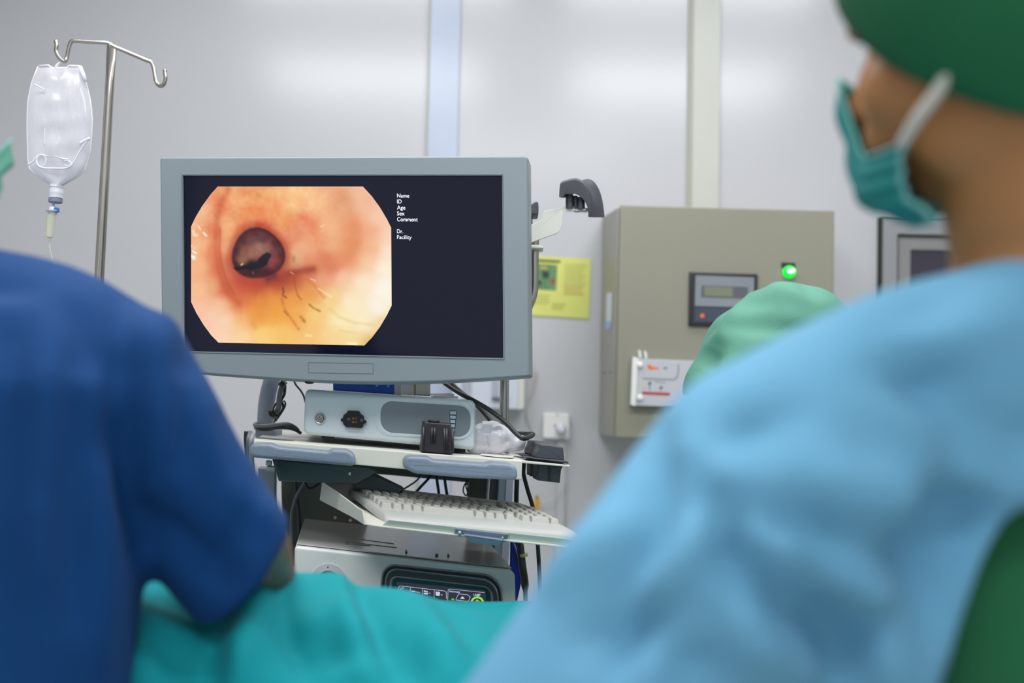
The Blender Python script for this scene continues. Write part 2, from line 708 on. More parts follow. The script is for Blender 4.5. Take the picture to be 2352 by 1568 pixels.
YC = 2.80
pc = frontal(YC)
cab = thing('electrical_cabinet', 'beige metal electrical cabinet on the wall with display, green lamp and printed panel', 'cabinet', at(1660, 1000, YC + 0.2))
bk = [at(1384, 498, WALLY - 0.001), at(1868, 507, WALLY - 0.001), at(1862, 1006, WALLY - 0.001), at(1375, 998, WALLY - 0.001)]
frn = [pc.hit(1419, 476), pc.hit(1911, 488), pc.hit(1906, 1010), pc.hit(1407, 1003)]
MB().loops([frn, bk]).build('housing', m_beigeside, cab, bevel=0.003)
MB().slab(pc, [(1424, 474), (1912, 487), (1907, 1011), (1411, 1004)], 0.018, bevel=0.004, off=0.02, direction=V((0, 1, 0))).build('door', m_beige, cab)
pd = frontal(YC - 0.021)
mt = MB().slab(pd, [(1583, 625), (1739, 630), (1737, 752), (1581, 748)], 0.012, bevel=0.004, off=0.010, direction=V((0, 1, 0))).build('display_unit', m_black, cab)
MB().slab(pd, [(1596, 633), (1730, 638), (1729, 707), (1594, 703)], 0.002, off=0.0112, direction=V((0, 1, 0))).build('display_face', m_meterface, mt)
MB().slab(pd, [(1594, 706), (1729, 710), (1728, 742), (1593, 739)], 0.002, off=0.0112, direction=V((0, 1, 0))).build('lower_panel', m_meterlow, mt)
MB().slab(pd, [(1610, 656), (1716, 660), (1715, 686), (1609, 682)], 0.002, off=0.0122, direction=V((0, 1, 0))).build('display_window', M('display surround', (88, 92, 100), rough=0.3), mt)
MB().slab(pd, [(1616, 658), (1681, 661), (1680, 683), (1615, 680)], 0.002, off=0.0132, direction=V((0, 1, 0))).build('display_glass', m_lcd, mt)
MB().slab(pd, circle_px(1611, 726, 5), 0.003, off=0.0135, direction=V((0, 1, 0))).build('button', m_orange, mt, label='orange button')
g = MB().slab(pd, [(1795, 603), (1826, 604), (1826, 615), (1795, 614)], 0.003, off=0.003, direction=V((0, 1, 0))).build('name_strip', m_black, cab)
lampc = pd.hit(1812, 625)
gl = MB().lathe(lampc, (0, -1, 0), [(0.018, 0), (0.018, 0.006), (0.0165, 0.012), (0.012, 0.017), (0.005, 0.020), (0, 0.0205)]).build('indicator_lamp', m_green, cab, smooth=60, label='green lit indicator lamp')
MB().ell(pd.hit(1813, 624, 0.0195), 0.0105, 0.003, 0.0062, (V((0.97, 0, 0.22)), V((0, 1, 0)), V((-0.22, 0, 0.97)))).build('lamp_glow', m_greenhot, gl, smooth=180)
pn = MB().slab(pd, [(1462, 824), (1640, 831), (1637, 937), (1455, 931)], 0.022, bevel=0.002, off=0.024, direction=V((0, 1, 0))).build('printed_panel', m_platew, cab)
MB().slab(pd, [(1451, 820), (1464, 823), (1457, 933), (1446, 929)], 0.024, bevel=0.002, off=0.026, direction=V((0, 1, 0))).build('panel_edge', m_white, pn)
for x, y in ((1467, 838), (1467, 913)):
    MB().lathe(pd.hit(x, y, 0.024), (0, -1, 0), [(0.0085, 0), (0.0085, 0.006), (0.006, 0.008), (0, 0.008)], 16).build('corner_knob', m_white, pn)
for pts in (((1464, 804), (1469, 805), (1472, 822), (1466, 821)), ((1477, 806), (1482, 807), (1485, 823), (1479, 822))):
    MB().slab(pd, pts, 0.003, off=0.02, direction=V((0, 1, 0))).build('tab', m_white, pn)
ps = pd


def print_poly(pts, mat, name, parent=pn, off=0.0245):
    return MB().slab(pd, pts, 0.0004, off=off, direction=V((0, 1, 0))).build(name, mat, parent)


def print_line(pts, wpx, mat, name, pl=pd, parent=pn, off=0.0246):
    mb = MB()
    for (x0, y0), (x1, y1) in zip(pts[:-1], pts[1:]):
        L = math.hypot(x1 - x0, y1 - y0) or 1
        nx, ny = -(y1 - y0) / L * wpx / 2, (x1 - x0) / L * wpx / 2
        q = [(x0 + nx, y0 + ny), (x1 + nx, y1 + ny), (x1 - nx, y1 - ny), (x0 - nx, y0 - ny)]
        mb.add([pl.hit(x, y, off) for x, y in q], [(0, 1, 2, 3)])
    return mb.build(name, mat, parent, smooth=0)


print_poly([(1484, 839), (1490, 837), (1494, 842), (1511, 845), (1509, 848), (1496, 848), (1491, 850), (1485, 846)], m_orange, 'emblem')
print_line([(1521, 846), (1529, 845)], 3, m_ink, 'print_mark')
print_line([(1473, 869), (1540, 872), (1550, 869), (1554, 860), (1555, 838)], 1.8, m_ink, 'print_line')
print_line([(1490, 875), (1489, 896)], 1.6, m_ink, 'print_line')
print_poly([(1487, 877), (1493, 877), (1492, 884), (1486, 884)], m_ink, 'print_mark')
print_line([(1515, 886), (1514, 898)], 1.6, m_ink, 'print_line')
print_poly([(1513, 887), (1519, 887), (1518, 893), (1512, 893)], m_ink, 'print_mark')
print_line([(1500, 876), (1526, 879)], 1.2, m_ink, 'print_line')
print_line([(1472, 902), (1536, 905)], 6.5, m_red, 'red_bar')
print_poly([(1473, 888), (1481, 888), (1480, 893), (1472, 893)], M('pale orange print', (215, 165, 140)), 'print_mark')
# the narrow left flank: sticker and two screws
pf = Plane(frn[0], frn[3], bk[0])
if pf.n.x > 0:
    pf.n = -pf.n
st = MB()
st.add([pf.hit(x, y, 0.001) for x, y in ((1394, 673), (1407, 671), (1405, 744), (1392, 746))], [(0, 1, 2, 3)])
st = st.build('sticker', m_stickerb, cab, smooth=0, label='white and blue sticker')
s2 = MB()
s2.add([pf.hit(x, y, 0.0015) for x, y in ((1392, 738), (1405, 737), (1404, 755), (1391, 757))], [(0, 1, 2, 3)])
s2.build('sticker_band', m_stickerc, st, smooth=0)
for x, y in ((1389, 857), (1404, 855)):
    MB().ell(pf.hit(x, y, 0.0), 0.004, seg=10, rings=6).build('screw', m_screw, cab, smooth=180)

# ------------------------------------------------------------------ yellow notice
m_yellow = M('yellow paper', (214, 217, 118), rough=0.7, var=0.03)
m_pcb = M('green print', (96, 138, 92), rough=0.7, var=0.35, scale=45)
m_chip = M('dark green print', (40, 62, 60), rough=0.7)
m_dk = M('dark olive print', (58, 66, 30), rough=0.7)
m_olive = M('olive print', (184, 186, 100), rough=0.7)
m_brown = M('brown print', (188, 158, 92), rough=0.7)
pp = frontal(WALLY - 0.004)
no = thing('paper_notice', 'yellow paper notice with a green picture on the wall beside the monitor', 'notice', at(1290, 730, WALLY - 0.004))
MB().slab(pp, [(1196, 586), (1358, 594), (1352, 732), (1190, 722)], 0.002, direction=V((0, 1, 0))).build('sheet', m_yellow, no)
pic = MB()
pic.add([pp.hit(x, y, 0.0008) for x, y in ((1205, 604), (1280, 608), (1277, 667), (1203, 662))], [(0, 1, 2, 3)])
pic = pic.build('printed_picture', m_pcb, no, smooth=0)
for pts, mm in ((((1246, 622), (1262, 623), (1261, 638), (1245, 637)), m_chip), (((1242, 611), (1258, 612), (1257, 619), (1241, 618)), m_brown),
                (((1267, 640), (1275, 641), (1274, 652), (1266, 651)), m_red), (((1234, 644), (1244, 645), (1243, 655), (1233, 654)), m_chip)):
    q = MB()
    q.add([pp.hit(x, y, 0.0012) for x, y in pts], [(0, 1, 2, 3)])
    q.build('picture_detail', mm, pic, smooth=0)
print_line([(1200, 596), (1287, 601)], 5, m_dk, 'headline', pp, no, 0.0008)
for k in range(9):
    y = 608 + k * 8.2
    print_line([(1297 - k * 0.4, y), (1346 - k * 0.4 - (7 * k % 5) * 2, y + 2)], 3.0, m_olive if k < 6 else m_brown, 'text_line', pp, no, 0.0008)
for k in range(4):
    print_line([(1225, 676 + k * 6.5), (1264 - 5 * (k % 2), 678 + k * 6.5)], 2.4, m_olive, 'text_line', pp, no, 0.0008)
for k in range(3):
    print_line([(1268, 697 + k * 5.5), (1300 - 4 * k, 699 + k * 5.5)], 2.4, m_olive, 'text_line', pp, no, 0.0008)

# ------------------------------------------------------------------ wall box behind the trolley, socket, plug, cord, conduit
m_boxw = M('white enamel box', (200, 206, 218), rough=0.4, var=0.02)
m_boxc = M('cream enamel', (206, 206, 196), rough=0.45, var=0.02)
m_boxg = M('grey recess and edge shade', (166, 172, 184), rough=0.45, var=0.02)
wb = thing('wall_box', 'white wall box with grey door recess behind the trolley, under the monitor', 'box', at(1140, 945, WALLY - 0.05))
pb = frontal(WALLY - 0.09)
MB().slab(pb, [(1040, 800), (1194, 802), (1190, 940), (1038, 936)], 0.088, bevel=0.004, direction=V((0, 1, 0))).build('housing', m_boxw, wb)
MB().slab(pb, [(1193, 802), (1206, 803), (1203, 937), (1190, 941)], 0.085, off=-0.003, direction=V((0, 1, 0))).build('side_panel', m_boxc, wb)
MB().slab(pb, [(1062, 810), (1084, 811), (1083, 934), (1061, 934)], 0.004, off=0.003, direction=V((0, 1, 0))).build('inset', m_boxg, wb)  # grey strip that paints the shading along the box edge
MB().slab(pb, [(1131, 820), (1146, 820), (1145, 912), (1130, 912)], 0.006, off=0.004, direction=V((0, 1, 0))).build('door_recess', m_boxg, wb)
MB().slab(pb, [(1130, 911), (1168, 913), (1167, 919), (1130, 917)], 0.014, off=0.012, direction=V((0, 1, 0))).build('door_lip', m_ink, wb)

so = thing('wall_socket', 'square white power socket on the wall between trolley and beige cabinet', 'socket', at(1278, 1010, WALLY - 0.03))
ps_ = frontal(WALLY - 0.035)
MB().slab(ps_, round_poly([(1248, 948), (1308, 950), (1308, 1009), (1247, 1006)], 4), 0.034, bevel=0.004, direction=V((0, 1, 0))).build('socket_plate', m_white, so)
MB().slab(ps_, circle_px(1280, 953, 2), 0.002, off=0.001, direction=V((0, 1, 0))).build('screw', m_screw, so)
MB().slab(ps_, circle_px(1275, 977, 2.6), 0.002, off=0.0008, direction=V((0, 1, 0))).build('pin_hole', m_ink, so)
pg = thing('power_plug', 'white power plug and thin cord pushed into the square wall socket', 'plug', at(1288, 985, WALLY - 0.05))
pgc = ps_.hit(1288, 984)
MB().lathe(pgc, (0, -1, 0), [(0.017, 0.001), (0.018, 0.012), (0.014, 0.03), (0.009, 0.04), (0, 0.042)], 20).build('plug_body', M('white nylon', (214, 216, 226), rough=0.4), pg, smooth=50)
MB().tube(cr([pgc + V((0, -0.036, -0.004)), at(1296, 1000, WALLY - 0.06), at(1302, 1020, WALLY - 0.04), at(1302, 1080, WALLY - 0.03), at(1296, 1110, WALLY - 0.03),
              at(1282, 1136, WALLY - 0.03), at(1262, 1150, WALLY - 0.03), at(1244, 1152, WALLY - 0.03)]), 0.0017, 8).build('cord', M('ivory cord', (190, 190, 184), rough=0.5), pg, smooth=180)
yc = thing('cable_connector', 'small orange yellow connector on the cord below the wall socket', 'connector', at(1233, 1157, WALLY - 0.03))
pcn = frontal(WALLY - 0.04)
MB().slab(pcn, round_poly([(1229, 1146), (1238, 1145), (1241, 1155), (1238, 1170), (1230, 1171), (1226, 1158)], 3), 0.012, bevel=0.002, direction=V((0, 1, 0))).build('body', M('orange yellow plastic', (205, 150, 30), rough=0.45), yc)
MB().tube([pcn.hit(1233, 1148, -0.006), pcn.hit(1234, 1139, -0.006)], 0.005, 10).build('pin', M('brown plastic', (150, 95, 25), rough=0.5), yc, smooth=60)
struct(MB().slab(frontal(WALLY - 0.015), [(1281, 1010), (1299, 1011), (1293, 1330), (1276, 1330)], 0.014, direction=V((0, 1, 0))).build('trim_3', m_wallside), 'cream cable duct down the wall under the socket', 'trim')
tube_thing('thin_cord', 'thin white cord looping down the wall from behind the monitor', 'cord',
           [(1232, 850, WALLY - .01), (1226, 890, WALLY - .01), (1212, 925, WALLY - .01), (1210, 950, WALLY - .01), (1222, 985, WALLY - .01), (1236, 1002, WALLY - .01)], 0.0024, M('off white cord', (190, 190, 180)))
# ------------------------------------------------------------------ drip stand and bag
m_steel = M('stainless steel', (176, 172, 164), rough=0.24, metal=1.0, var=0.05)
YI = 1.90
topc = at(257, 103, YI)
botc = at(228, 640, YI)
ax = (botc - topc).normalized()
floorp = topc + ax * ((topc.z - 0.10) / -ax.z)
iv = thing('drip_stand', 'stainless steel drip stand with two hooks behind the person in dark blue', 'drip stand', V((floorp.x, floorp.y, 0)))
r0 = 11.0 * YI / FPX
flat = MB()
# tube squeezed flat near its head
L = []
for t, wx, wy in ((0, 1.05, 0.25), (0.035, 1.05, 0.28), (0.055, 0.95, 0.55), (0.085, 0.92, 0.85), (0.12, 0.92, 0.92), (0.6, 1.0, 1.0), (1.0, 1.05, 1.05)):
    c = topc + (floorp - topc) * (t if t in (0, 1.0) else t * 0.55)
    L.append([c + V((math.cos(a) * r0 * wx, math.sin(a) * r0 * wy, 0)) for a in [2 * math.pi * k / 20 for k in range(20)]])
flat.loops(L)
flat.build('pole', m_steel, iv, smooth=60)
q = 0.0058
lh = MB().tube(cr([at(262, 108, YI), at(246, 99, YI), at(205, 96, YI), at(172, 94, YI), at(163, 97, YI), at(158, 112, YI), at(153, 134, YI), at(146, 141, YI - .005), at(136, 132, YI - .01), at(129, 118, YI - .012),
                   at(130, 104, YI - .012), at(128, 93, YI - .012)], 5), 0.0038, 10)
lh.build('hook', m_steel, iv, smooth=180)
rh = MB().tube(cr([at(250, 104, YI), at(266, 109, YI), at(300, 123, YI), at(335, 138, YI), at(347, 143, YI), at(353, 158, YI), at(358, 185, YI), at(366, 197, YI - .004), at(375, 195, YI - .008), at(380, 182, YI - .01),
                   at(379, 168, YI - .01), at(378.5, 160, YI - .01)], 5), 0.0038, 10)
rh.build('hook', m_steel, iv, smooth=180)
hubp = V((floorp.x, floorp.y, 0.10))
MB().lathe(hubp, (0, 0, 1), [(0.028, -0.03), (0.032, 0), (0.03, 0.06), (0.018, 0.09), (0, 0.09)]).build('hub', m_black, iv, smooth=50)
for k in range(5):
    a = 2 * math.pi * k / 5 + 0.3
    e = hubp + V((math.cos(a) * 0.26, math.sin(a) * 0.26, -0.02))
    lg = MB().tube([hubp, e], [0.014, 0.010], 10).build('leg', m_steel, iv, smooth=60)
    MB().lathe(V((e.x - 0.011, e.y, 0.035)), (1, 0, 0), [(0.02, 0), (0.035, 0.003), (0.035, 0.019), (0.02, 0.022)], 18).build('caster', m_black, lg)

m_bag = M_film('clear drip bag film', (236, 234, 243), 0.27, 0.85, rough=0.16)
m_liq = M_film('clear saline', (222, 224, 234), 0.22, 0.6, rough=0.08)
m_weld = M_film('welded film edge', (240, 240, 248), 0.7, 0.95)


def zb(x, y):
    return (x / 2.614, 60 + y / 2.614)


YBG = YI - 0.006
bag = thing('drip_bag', 'clear plastic drip bag nearly empty, hanging from the stand hook', 'drip bag', at(128, 560, YBG))
Lp = [(228, 243), (205, 300), (190, 340), (177, 400), (168, 450), (164, 520), (163, 600), (165, 700), (168, 800), (175, 850), (195, 873), (215, 890), (255, 922), (290, 940), (302, 955)]
Rp = [(490, 243), (505, 300), (517, 340), (530, 390), (540, 430), (550, 500), (554, 570), (550, 660), (543, 740), (525, 815), (512, 860), (495, 880), (465, 905), (410, 935), (376, 955)]


def side(ps, y):
    ys = [p[1] for p in ps]
    xs = [p[0] for p in ps]
    return float(np.interp(y, ys, xs))


def bagmesh(y0, y1, rows, thick, grow=1.0, crumple=0.0):
    mb = MB()
    n = 16
    for sgn in (-1, 1):
        vs, fs = [], []
        for i in range(rows + 1):
            y = y0 + (y1 - y0) * i / rows
            l, r = side(Lp, y), side(Rp, y)
            c, h = (l + r) / 2, (r - l) / 2 * grow
            ty = thick * (0.35 + 0.65 * math.sin(math.pi * min(1, max(0, (y - 235) / 760)) ** 1.0)) * min(1, (y - 236) / 60 + 0.2)
            for j in range(n + 1):
                s = -1 + 2 * j / n
                px, py = zb(c + s * h, y)
                t = ty * (1 - s * s) ** 0.6
                if crumple:
                    t += crumple * noise.noise(V((s * 2.2, y / 120, sgn * 3))) * (1 - s * s)
                vs.append(at(px, py, YBG + sgn * max(t, 0)))
        for i in range(rows):
            for j in range(n):
                a = i * (n + 1) + j
                fs.append((a, a + 1, a + n + 2, a + n + 1))
        mb.add(vs, fs)
    return mb


bagmesh(248, 955, 30, 0.026, crumple=0.01).build('film', m_bag, bag, smooth=180, recalc=False)
edge = MB()
pl_b = [(x, y) for x, y in Lp] + [(x, y) for x, y in reversed(Rp)]
edge.tube([at(*zb(x, y), YBG) for x, y in [(235, 240), (290, 236), (312, 251), (400, 251), (420, 238), (480, 241)]], 0.0022, 8)
edge.tube([at(*zb(x, y), YBG) for x, y in Lp], 0.0014, 6)
edge.tube([at(*zb(x, y), YBG) for x, y in Rp], 0.0014, 6)
edge.tube([at(*zb(x, y), YBG - 0.012) for x, y in [(480, 243), (500, 290), (514, 330)]], 0.004, 6)
edge.build('welded_edge', m_weld, bag, smooth=180)
bagmesh(826, 952, 8, 0.021, 0.93).build('saline', m_liq, bag, smooth=180, recalc=False)
for pts, r in (([(168, 834), (200, 810), (228, 778), (255, 774), (290, 783), (330, 782), (372, 795), (410, 800)], 0.0016),
               ([(228, 778), (219, 808), (232, 838), (265, 852), (325, 854), (385, 854), (420, 842), (443, 815), (470, 765), (502, 715), (540, 672)], 0.0018),
               ([(255, 774), (276, 795), (270, 830), (248, 838)], 0.0012),
               ([(388, 810), (410, 808), (428, 826), (408, 838), (386, 832)], 0.0012),
               ([(480, 705), (505, 690), (540, 672)], 0.0032),
               ([(205, 348), (245, 368), (268, 382)], 0.0012), ([(270, 556), (269, 640), (266, 720)], 0.0009)):
    MB().tube(cr([at(*zb(x, y), YBG - 0.021) for x, y in pts], 4), r, 6).build('film_crease', m_weld, bag, smooth=180)
bp = lambda x, y: at(*zb(x, y), YBG)
k_ = YBG / FPX / 2.614
nk = MB().lathe(bp(340, 952), bp(336, 1030) - bp(340, 952), [(39 * k_, 0), (39 * k_, 8 * k_), (42 * k_, 14 * k_), (38 * k_, 20 * k_), (40 * k_, 30 * k_), (40 * k_, 44 * k_), (42 * k_, 50 * k_), (40 * k_, 56 * k_), (40 * k_, 82 * k_), (0, 82 * k_)])
nk.build('neck', M_film('frosted neck', (226, 228, 236), 0.75, 0.95), bag, smooth=50)
MB().lathe(bp(334, 1034), (0, 0, -1), [(36 * k_, 0), (40 * k_, 3 * k_), (40 * k_, 24 * k_), (34 * k_, 28 * k_), (0, 28 * k_)]).build('stopper', M('slate stopper', (122, 128, 146), rough=0.5), bag, smooth=50)
sp = MB().lathe(bp(321, 1058), bp(316, 1120) - bp(321, 1058), [(8 * k_, 0), (8 * k_, 18 * k_), (20 * k_, 30 * k_), (22 * k_, 48 * k_), (42 * k_, 50 * k_), (40 * k_, 56 * k_), (26 * k_, 60 * k_), (24 * k_, 74 * k_), (0, 74 * k_)])
spk = sp.build('spike', M('pale blue white plastic', (204, 212, 228), rough=0.4), bag, smooth=50)
MB().box(bp(346, 1105) - V((0, 0.004, 0)), 0.008, 0.006, 0.009).build('vent_cap', M('blue vent', (40, 110, 180), rough=0.4), spk, bevel=0.001)
MB().lathe(bp(312, 1122), bp(294, 1290) - bp(312, 1122), [(24 * k_, 0), (27 * k_, 12 * k_), (27 * k_, 20 * k_), (20 * k_, 146 * k_), (9 * k_, 152 * k_), (7 * k_, 172 * k_), (0, 172 * k_)]).build('drip_chamber', M_film('drip chamber', (216, 214, 192), 0.55, 0.95), bag, smooth=50)
MB().tube(cr([bp(294, 1288), bp(300, 1340), bp(312, 1392), bp(330, 1480), bp(350, 1600), bp(380, 1760)]), 0.0016, 6).build('tubing', M_film('clear tubing', (205, 206, 200), 0.35, 0.8), bag, smooth=180)
MB().tube(cr([at(143, 141, YBG), at(135, 146, YBG), at(130, 151, YBG), at(128, 156, YBG)], 4), 0.0025, 8).build('hanger_loop', m_weld, bag, smooth=180)
# ------------------------------------------------------------------ the monitor
m_bez = M('monitor grey', (128, 137, 143), rough=0.42, var=0.02, scale=3, bump=0.02, bscale=300)
m_bez2 = M('monitor grey lip', (110, 119, 124), rough=0.4, var=0.02)
m_screen = M('screen glass', (6, 7, 12), rough=0.09, var=0.0, spec=0.22)
_b = m_screen.node_tree.nodes['Principled BSDF']
_b.inputs['Emission Color'].default_value = (0.003, 0.0042, 0.017, 1)
_b.inputs['Emission Strength'].default_value = 1.0
m_seam = M('seam line', (100, 110, 116), rough=0.6)
m_scrtext = M('screen lettering', (225, 226, 235), emit=0.75, var=0.0)

pm = Plane((420, 403, 1.795), (1153, 403, 1.725), (423, 806, 1.785))
mon = thing('monitor', 'large grey widescreen monitor showing an endoscope picture above the trolley', 'monitor', pm.hit(800, 860, -0.03))
BACK = -pm.n
# outer outline with the bowed lower edge
outer = [(365, 358), (1213, 355.5), (1217, 866)]
low = cr([V((1217, 866, 0)), V((1105, 873.5, 0)), V((1010, 878.5, 0)), V((914, 880.5, 0)), V((820, 880.5, 0)), V((703, 876.5, 0)), V((580, 868.5, 0)), V((459, 859.5, 0)), V((370, 850, 0))], 4)
outl = round_poly([(365, 359), (1213, 356), (1217, 866)] + [(p.x, p.y) for p in low[1:]], [8, 9, 8] + [2] * (len(low) - 2) + [8], 5)
fr = [pm.hit(x, y, 0.0) for x, y in outl]
mb = MB()
L = []
for k in range(6):
    t = math.pi / 2 * k / 5
    L.append([p + BACK * (0.010 * (1 - math.cos(t))) for p in offset_loop(pm, fr, 0.008 * (1 - math.sin(t)))])
L.append([p + BACK * 0.055 for p in fr])
L.append([p + BACK * 0.062 for p in offset_loop(pm, fr, 0.012)])
L.append([p + BACK * 0.09 for p in offset_loop(pm, fr, 0.06)])
# front hole for the screen: ring built by resampling
scr = [(420, 403), (1153, 403), (1156, 822), (423.5, 806)]
n = len(outl)
cx, cy = 788, 610


def on_poly(poly, ang):
    d = np.array((math.cos(ang), math.sin(ang)))
    best = None
    for i in range(len(poly)):
        a, b = np.array(poly[i], float), np.array(poly[(i + 1) % len(poly)], float)
        e = b - a
        den = d[0] * e[1] - d[1] * e[0]
        if abs(den) < 1e-9:
            continue
        w = a - np.array((cx, cy))
        t = (w[0] * e[1] - w[1] * e[0]) / den
        s = (w[0] * d[1] - w[1] * d[0]) / den
        if t > 0 and -1e-6 <= s <= 1 + 1e-6:
            best = t if best is None else min(best, t)
    return (cx + d[0] * best, cy + d[1] * best)


angs = sorted([math.atan2(y - cy, x - cx) for x, y in outl] + [math.atan2(y - cy, x - cx) for x, y in scr])
oo = [on_poly(outl, a) for a in angs]
ii = [on_poly(scr, a) for a in angs]
ofr = [pm.hit(x, y) for x, y in oo]
ifr = [pm.hit(x, y) for x, y in ii]
L = [[p + BACK * 0.012 for p in ifr], ifr, offset_loop(pm, ofr, 0.0054)]
for k in range(6):
    t = math.pi / 2 * k / 5
    L.append([p + BACK * (0.009 * (1 - math.cos(t))) for p in offset_loop(pm, ofr, 0.0046 * (1 - math.sin(t)))])
mb.loops(L, False, False)
mb.build('bezel', m_bez, mon, smooth=35)
mb = MB()
mb.loops([[p + BACK * 0.009 for p in fr], [p + BACK * 0.05 for p in fr], [p + BACK * 0.058 for p in offset_loop(pm, fr, 0.01)], [p + BACK * 0.085 for p in offset_loop(pm, fr, 0.07)]])
mb.build('housing', m_bez, mon, smooth=35)
lip = MB()
o2 = [(417.5, 400.5), (1155.5, 400.5), (1159, 825), (421, 808.5)]
lip.loops([[pm.hit(x, y, -0.003) for x, y in o2], [pm.hit(x, y, 0.0012) for x, y in o2], [pm.hit(x, y, 0.0004) for x, y in scr], [pm.hit(x, y, -0.006) for x, y in scr]], False, False)
lip.build('screen_lip', m_bez2, mon)
po = pm.shifted(0.004, BACK)
sc_ = MB()
sc_.slab(po, [(415, 399), (1158, 399), (1161, 826), (418, 810)], 0.008, direction=BACK)
screen = sc_.build('screen', m_screen, mon, smooth=0)
# moulded name-plate outline on the lower bezel
npq = [(708, 832), (857, 834.5), (857.5, 858), (708.5, 855.5)]
print_line(npq + [npq[0]], 1.1, m_seam, 'name_plate', pm, mon, 0.0004)
MB().slab(pm, circle_px(706, 877, 9, ry=4), 0.012, off=-0.004, bevel=0.002, direction=BACK).build('sensor_bump', m_black, mon)

# ---- the endoscope picture, painted point by point
W = lambda x, y: (420 + x / 4.126, 420 + y / 4.126)
ctrl = np.array([
    (350, 60, 240, 160, 110), (700, 60, 235, 160, 100), (1100, 80, 250, 200, 140), (1400, 60, 248, 190, 150), (1680, 60, 245, 190, 160),
    (200, 250, 248, 190, 150), (330, 250, 228, 130, 88), (500, 200, 245, 175, 120), (800, 200, 248, 180, 120), (1000, 150, 250, 200, 140), (1250, 200, 250, 195, 140),
    (1500, 150, 225, 165, 120), (1550, 300, 240, 175, 130), (1700, 250, 245, 190, 160), (1850, 350, 250, 205, 175),
    (120, 400, 248, 190, 145), (290, 450, 230, 130, 88), (420, 420, 245, 180, 125), (600, 330, 235, 140, 85), (750, 330, 232, 125, 75), (950, 350, 240, 160, 100),
    (1200, 350, 235, 130, 95), (1350, 400, 248, 185, 135), (1600, 400, 235, 150, 105), (1800, 450, 240, 170, 130), (1920, 480, 250, 215, 190),
    (150, 600, 250, 200, 150), (300, 650, 228, 120, 80), (400, 600, 240, 180, 130), (1050, 500, 228, 130, 95), (1150, 600, 245, 180, 140), (1250, 550, 238, 160, 110),
    (1400, 600, 245, 185, 140), (1600, 600, 232, 150, 100), (1800, 620, 245, 180, 130), (1920, 650, 255, 235, 215),
    (150, 800, 250, 190, 140), (330, 800, 222, 112, 72), (420, 800, 205, 115, 92), (1050, 720, 230, 180, 135), (1200, 720, 235, 160, 120), (1350, 700, 225, 120, 85),
    (1550, 720, 235, 150, 105), (1750, 750, 250, 205, 165), (1900, 800, 255, 245, 225),
    (150, 1000, 250, 195, 150), (290, 950, 248, 190, 140), (400, 1000, 208, 90, 54), (550, 960, 205, 92, 62), (700, 980, 195, 75, 52), (900, 930, 185, 76, 48), (1050, 900, 195, 88, 54),
    (1200, 820, 200, 95, 65), (1400, 800, 220, 125, 90), (1300, 900, 245, 175, 140), (1500, 900, 252, 205, 170), (1700, 950, 255, 235, 205), (1900, 1000, 255, 248, 235),
    (150, 1200, 252, 195, 165), (350, 1150, 250, 205, 165), (520, 1150, 222, 115, 64), (700, 1100, 230, 140, 60), (850, 1100, 238, 155, 65), (1050, 1100, 240, 160, 75),
    (1200, 1050, 235, 160, 80), (1400, 1100, 250, 215, 150), (1600, 1150, 255, 240, 205), (1850, 1200, 255, 250, 240),
    (250, 1300, 252, 205, 180), (400, 1300, 253, 220, 190), (550, 1300, 245, 180, 110), (700, 1250, 238, 155, 60), (900, 1250, 240, 165, 65), (1050, 1250, 243, 175, 85),
    (1250, 1250, 250, 210, 130), (1500, 1300, 255, 240, 190), (1700, 1350, 255, 248, 215), (1880, 1300, 240, 210, 150),
    (350, 1450, 253, 215, 185), (550, 1430, 253, 220, 170), (750, 1430, 253, 215, 130), (950, 1430, 250, 200, 110), (1200, 1450, 250, 200, 125), (1450, 1470, 250, 215, 150),
    (1650, 1450, 250, 225, 160), (1750, 1480, 225, 180, 110)], float)
inner = np.array([
    (700, 470, 84, 40, 44), (560, 520, 78, 40, 44), (640, 530, 112, 62, 60), (760, 520, 96, 50, 54), (880, 560, 84, 40, 46), (490, 640, 70, 34, 38), (930, 680, 84, 38, 44),
    (560, 660, 140, 90, 76), (640, 670, 160, 106, 90), (720, 610, 162, 110, 96), (790, 600, 146, 94, 82), (860, 660, 120, 66, 64), (690, 640, 150, 98, 84), (560, 730, 150, 100, 78),
    (860, 730, 150, 70, 72), (820, 760, 138, 56, 58), (900, 790, 96, 40, 48), (480, 790, 44, 22, 22), (560, 830, 62, 34, 28), (600, 880, 66, 32, 26), (700, 850, 60, 26, 34),
    (800, 840, 64, 26, 40), (860, 880, 78, 30, 44), (520, 880, 52, 26, 24), (720, 910, 96, 40, 44), (640, 780, 34, 20, 26)], float)


def shep(C, X, Y, s):
    out = np.zeros(X.shape + (3,))
    ws = np.zeros(X.shape)
    for x, y, r, g, b in C:
        w = 1.0 / ((X - x) ** 2 + (Y - y) ** 2 + s * s) ** 2
        ws += w
        out += w[..., None] * np.array((r, g, b))
    return out / ws[..., None]


def seg_d(X, Y, pts):
    best = np.full(X.shape, 1e9)
    for (x0, y0), (x1, y1) in zip(pts[:-1], pts[1:]):
        ex, ey = x1 - x0, y1 - y0
        t = np.clip(((X - x0) * ex + (Y - y0) * ey) / (ex * ex + ey * ey), 0, 1)
        best = np.minimum(best, np.hypot(X - x0 - t * ex, Y - y0 - t * ey))
    return best


def in_poly(X, Y, pts):
    ins = np.zeros(X.shape, bool)
    N = len(pts)
    for i in range(N):
        x0, y0 = pts[i]
        x1, y1 = pts[(i + 1) % N]
        c = ((y0 > Y) != (y1 > Y)) & (X < (x1 - x0) * (Y - y0) / ((y1 - y0) or 1e-9) + x0)
        ins ^= c
    return ins


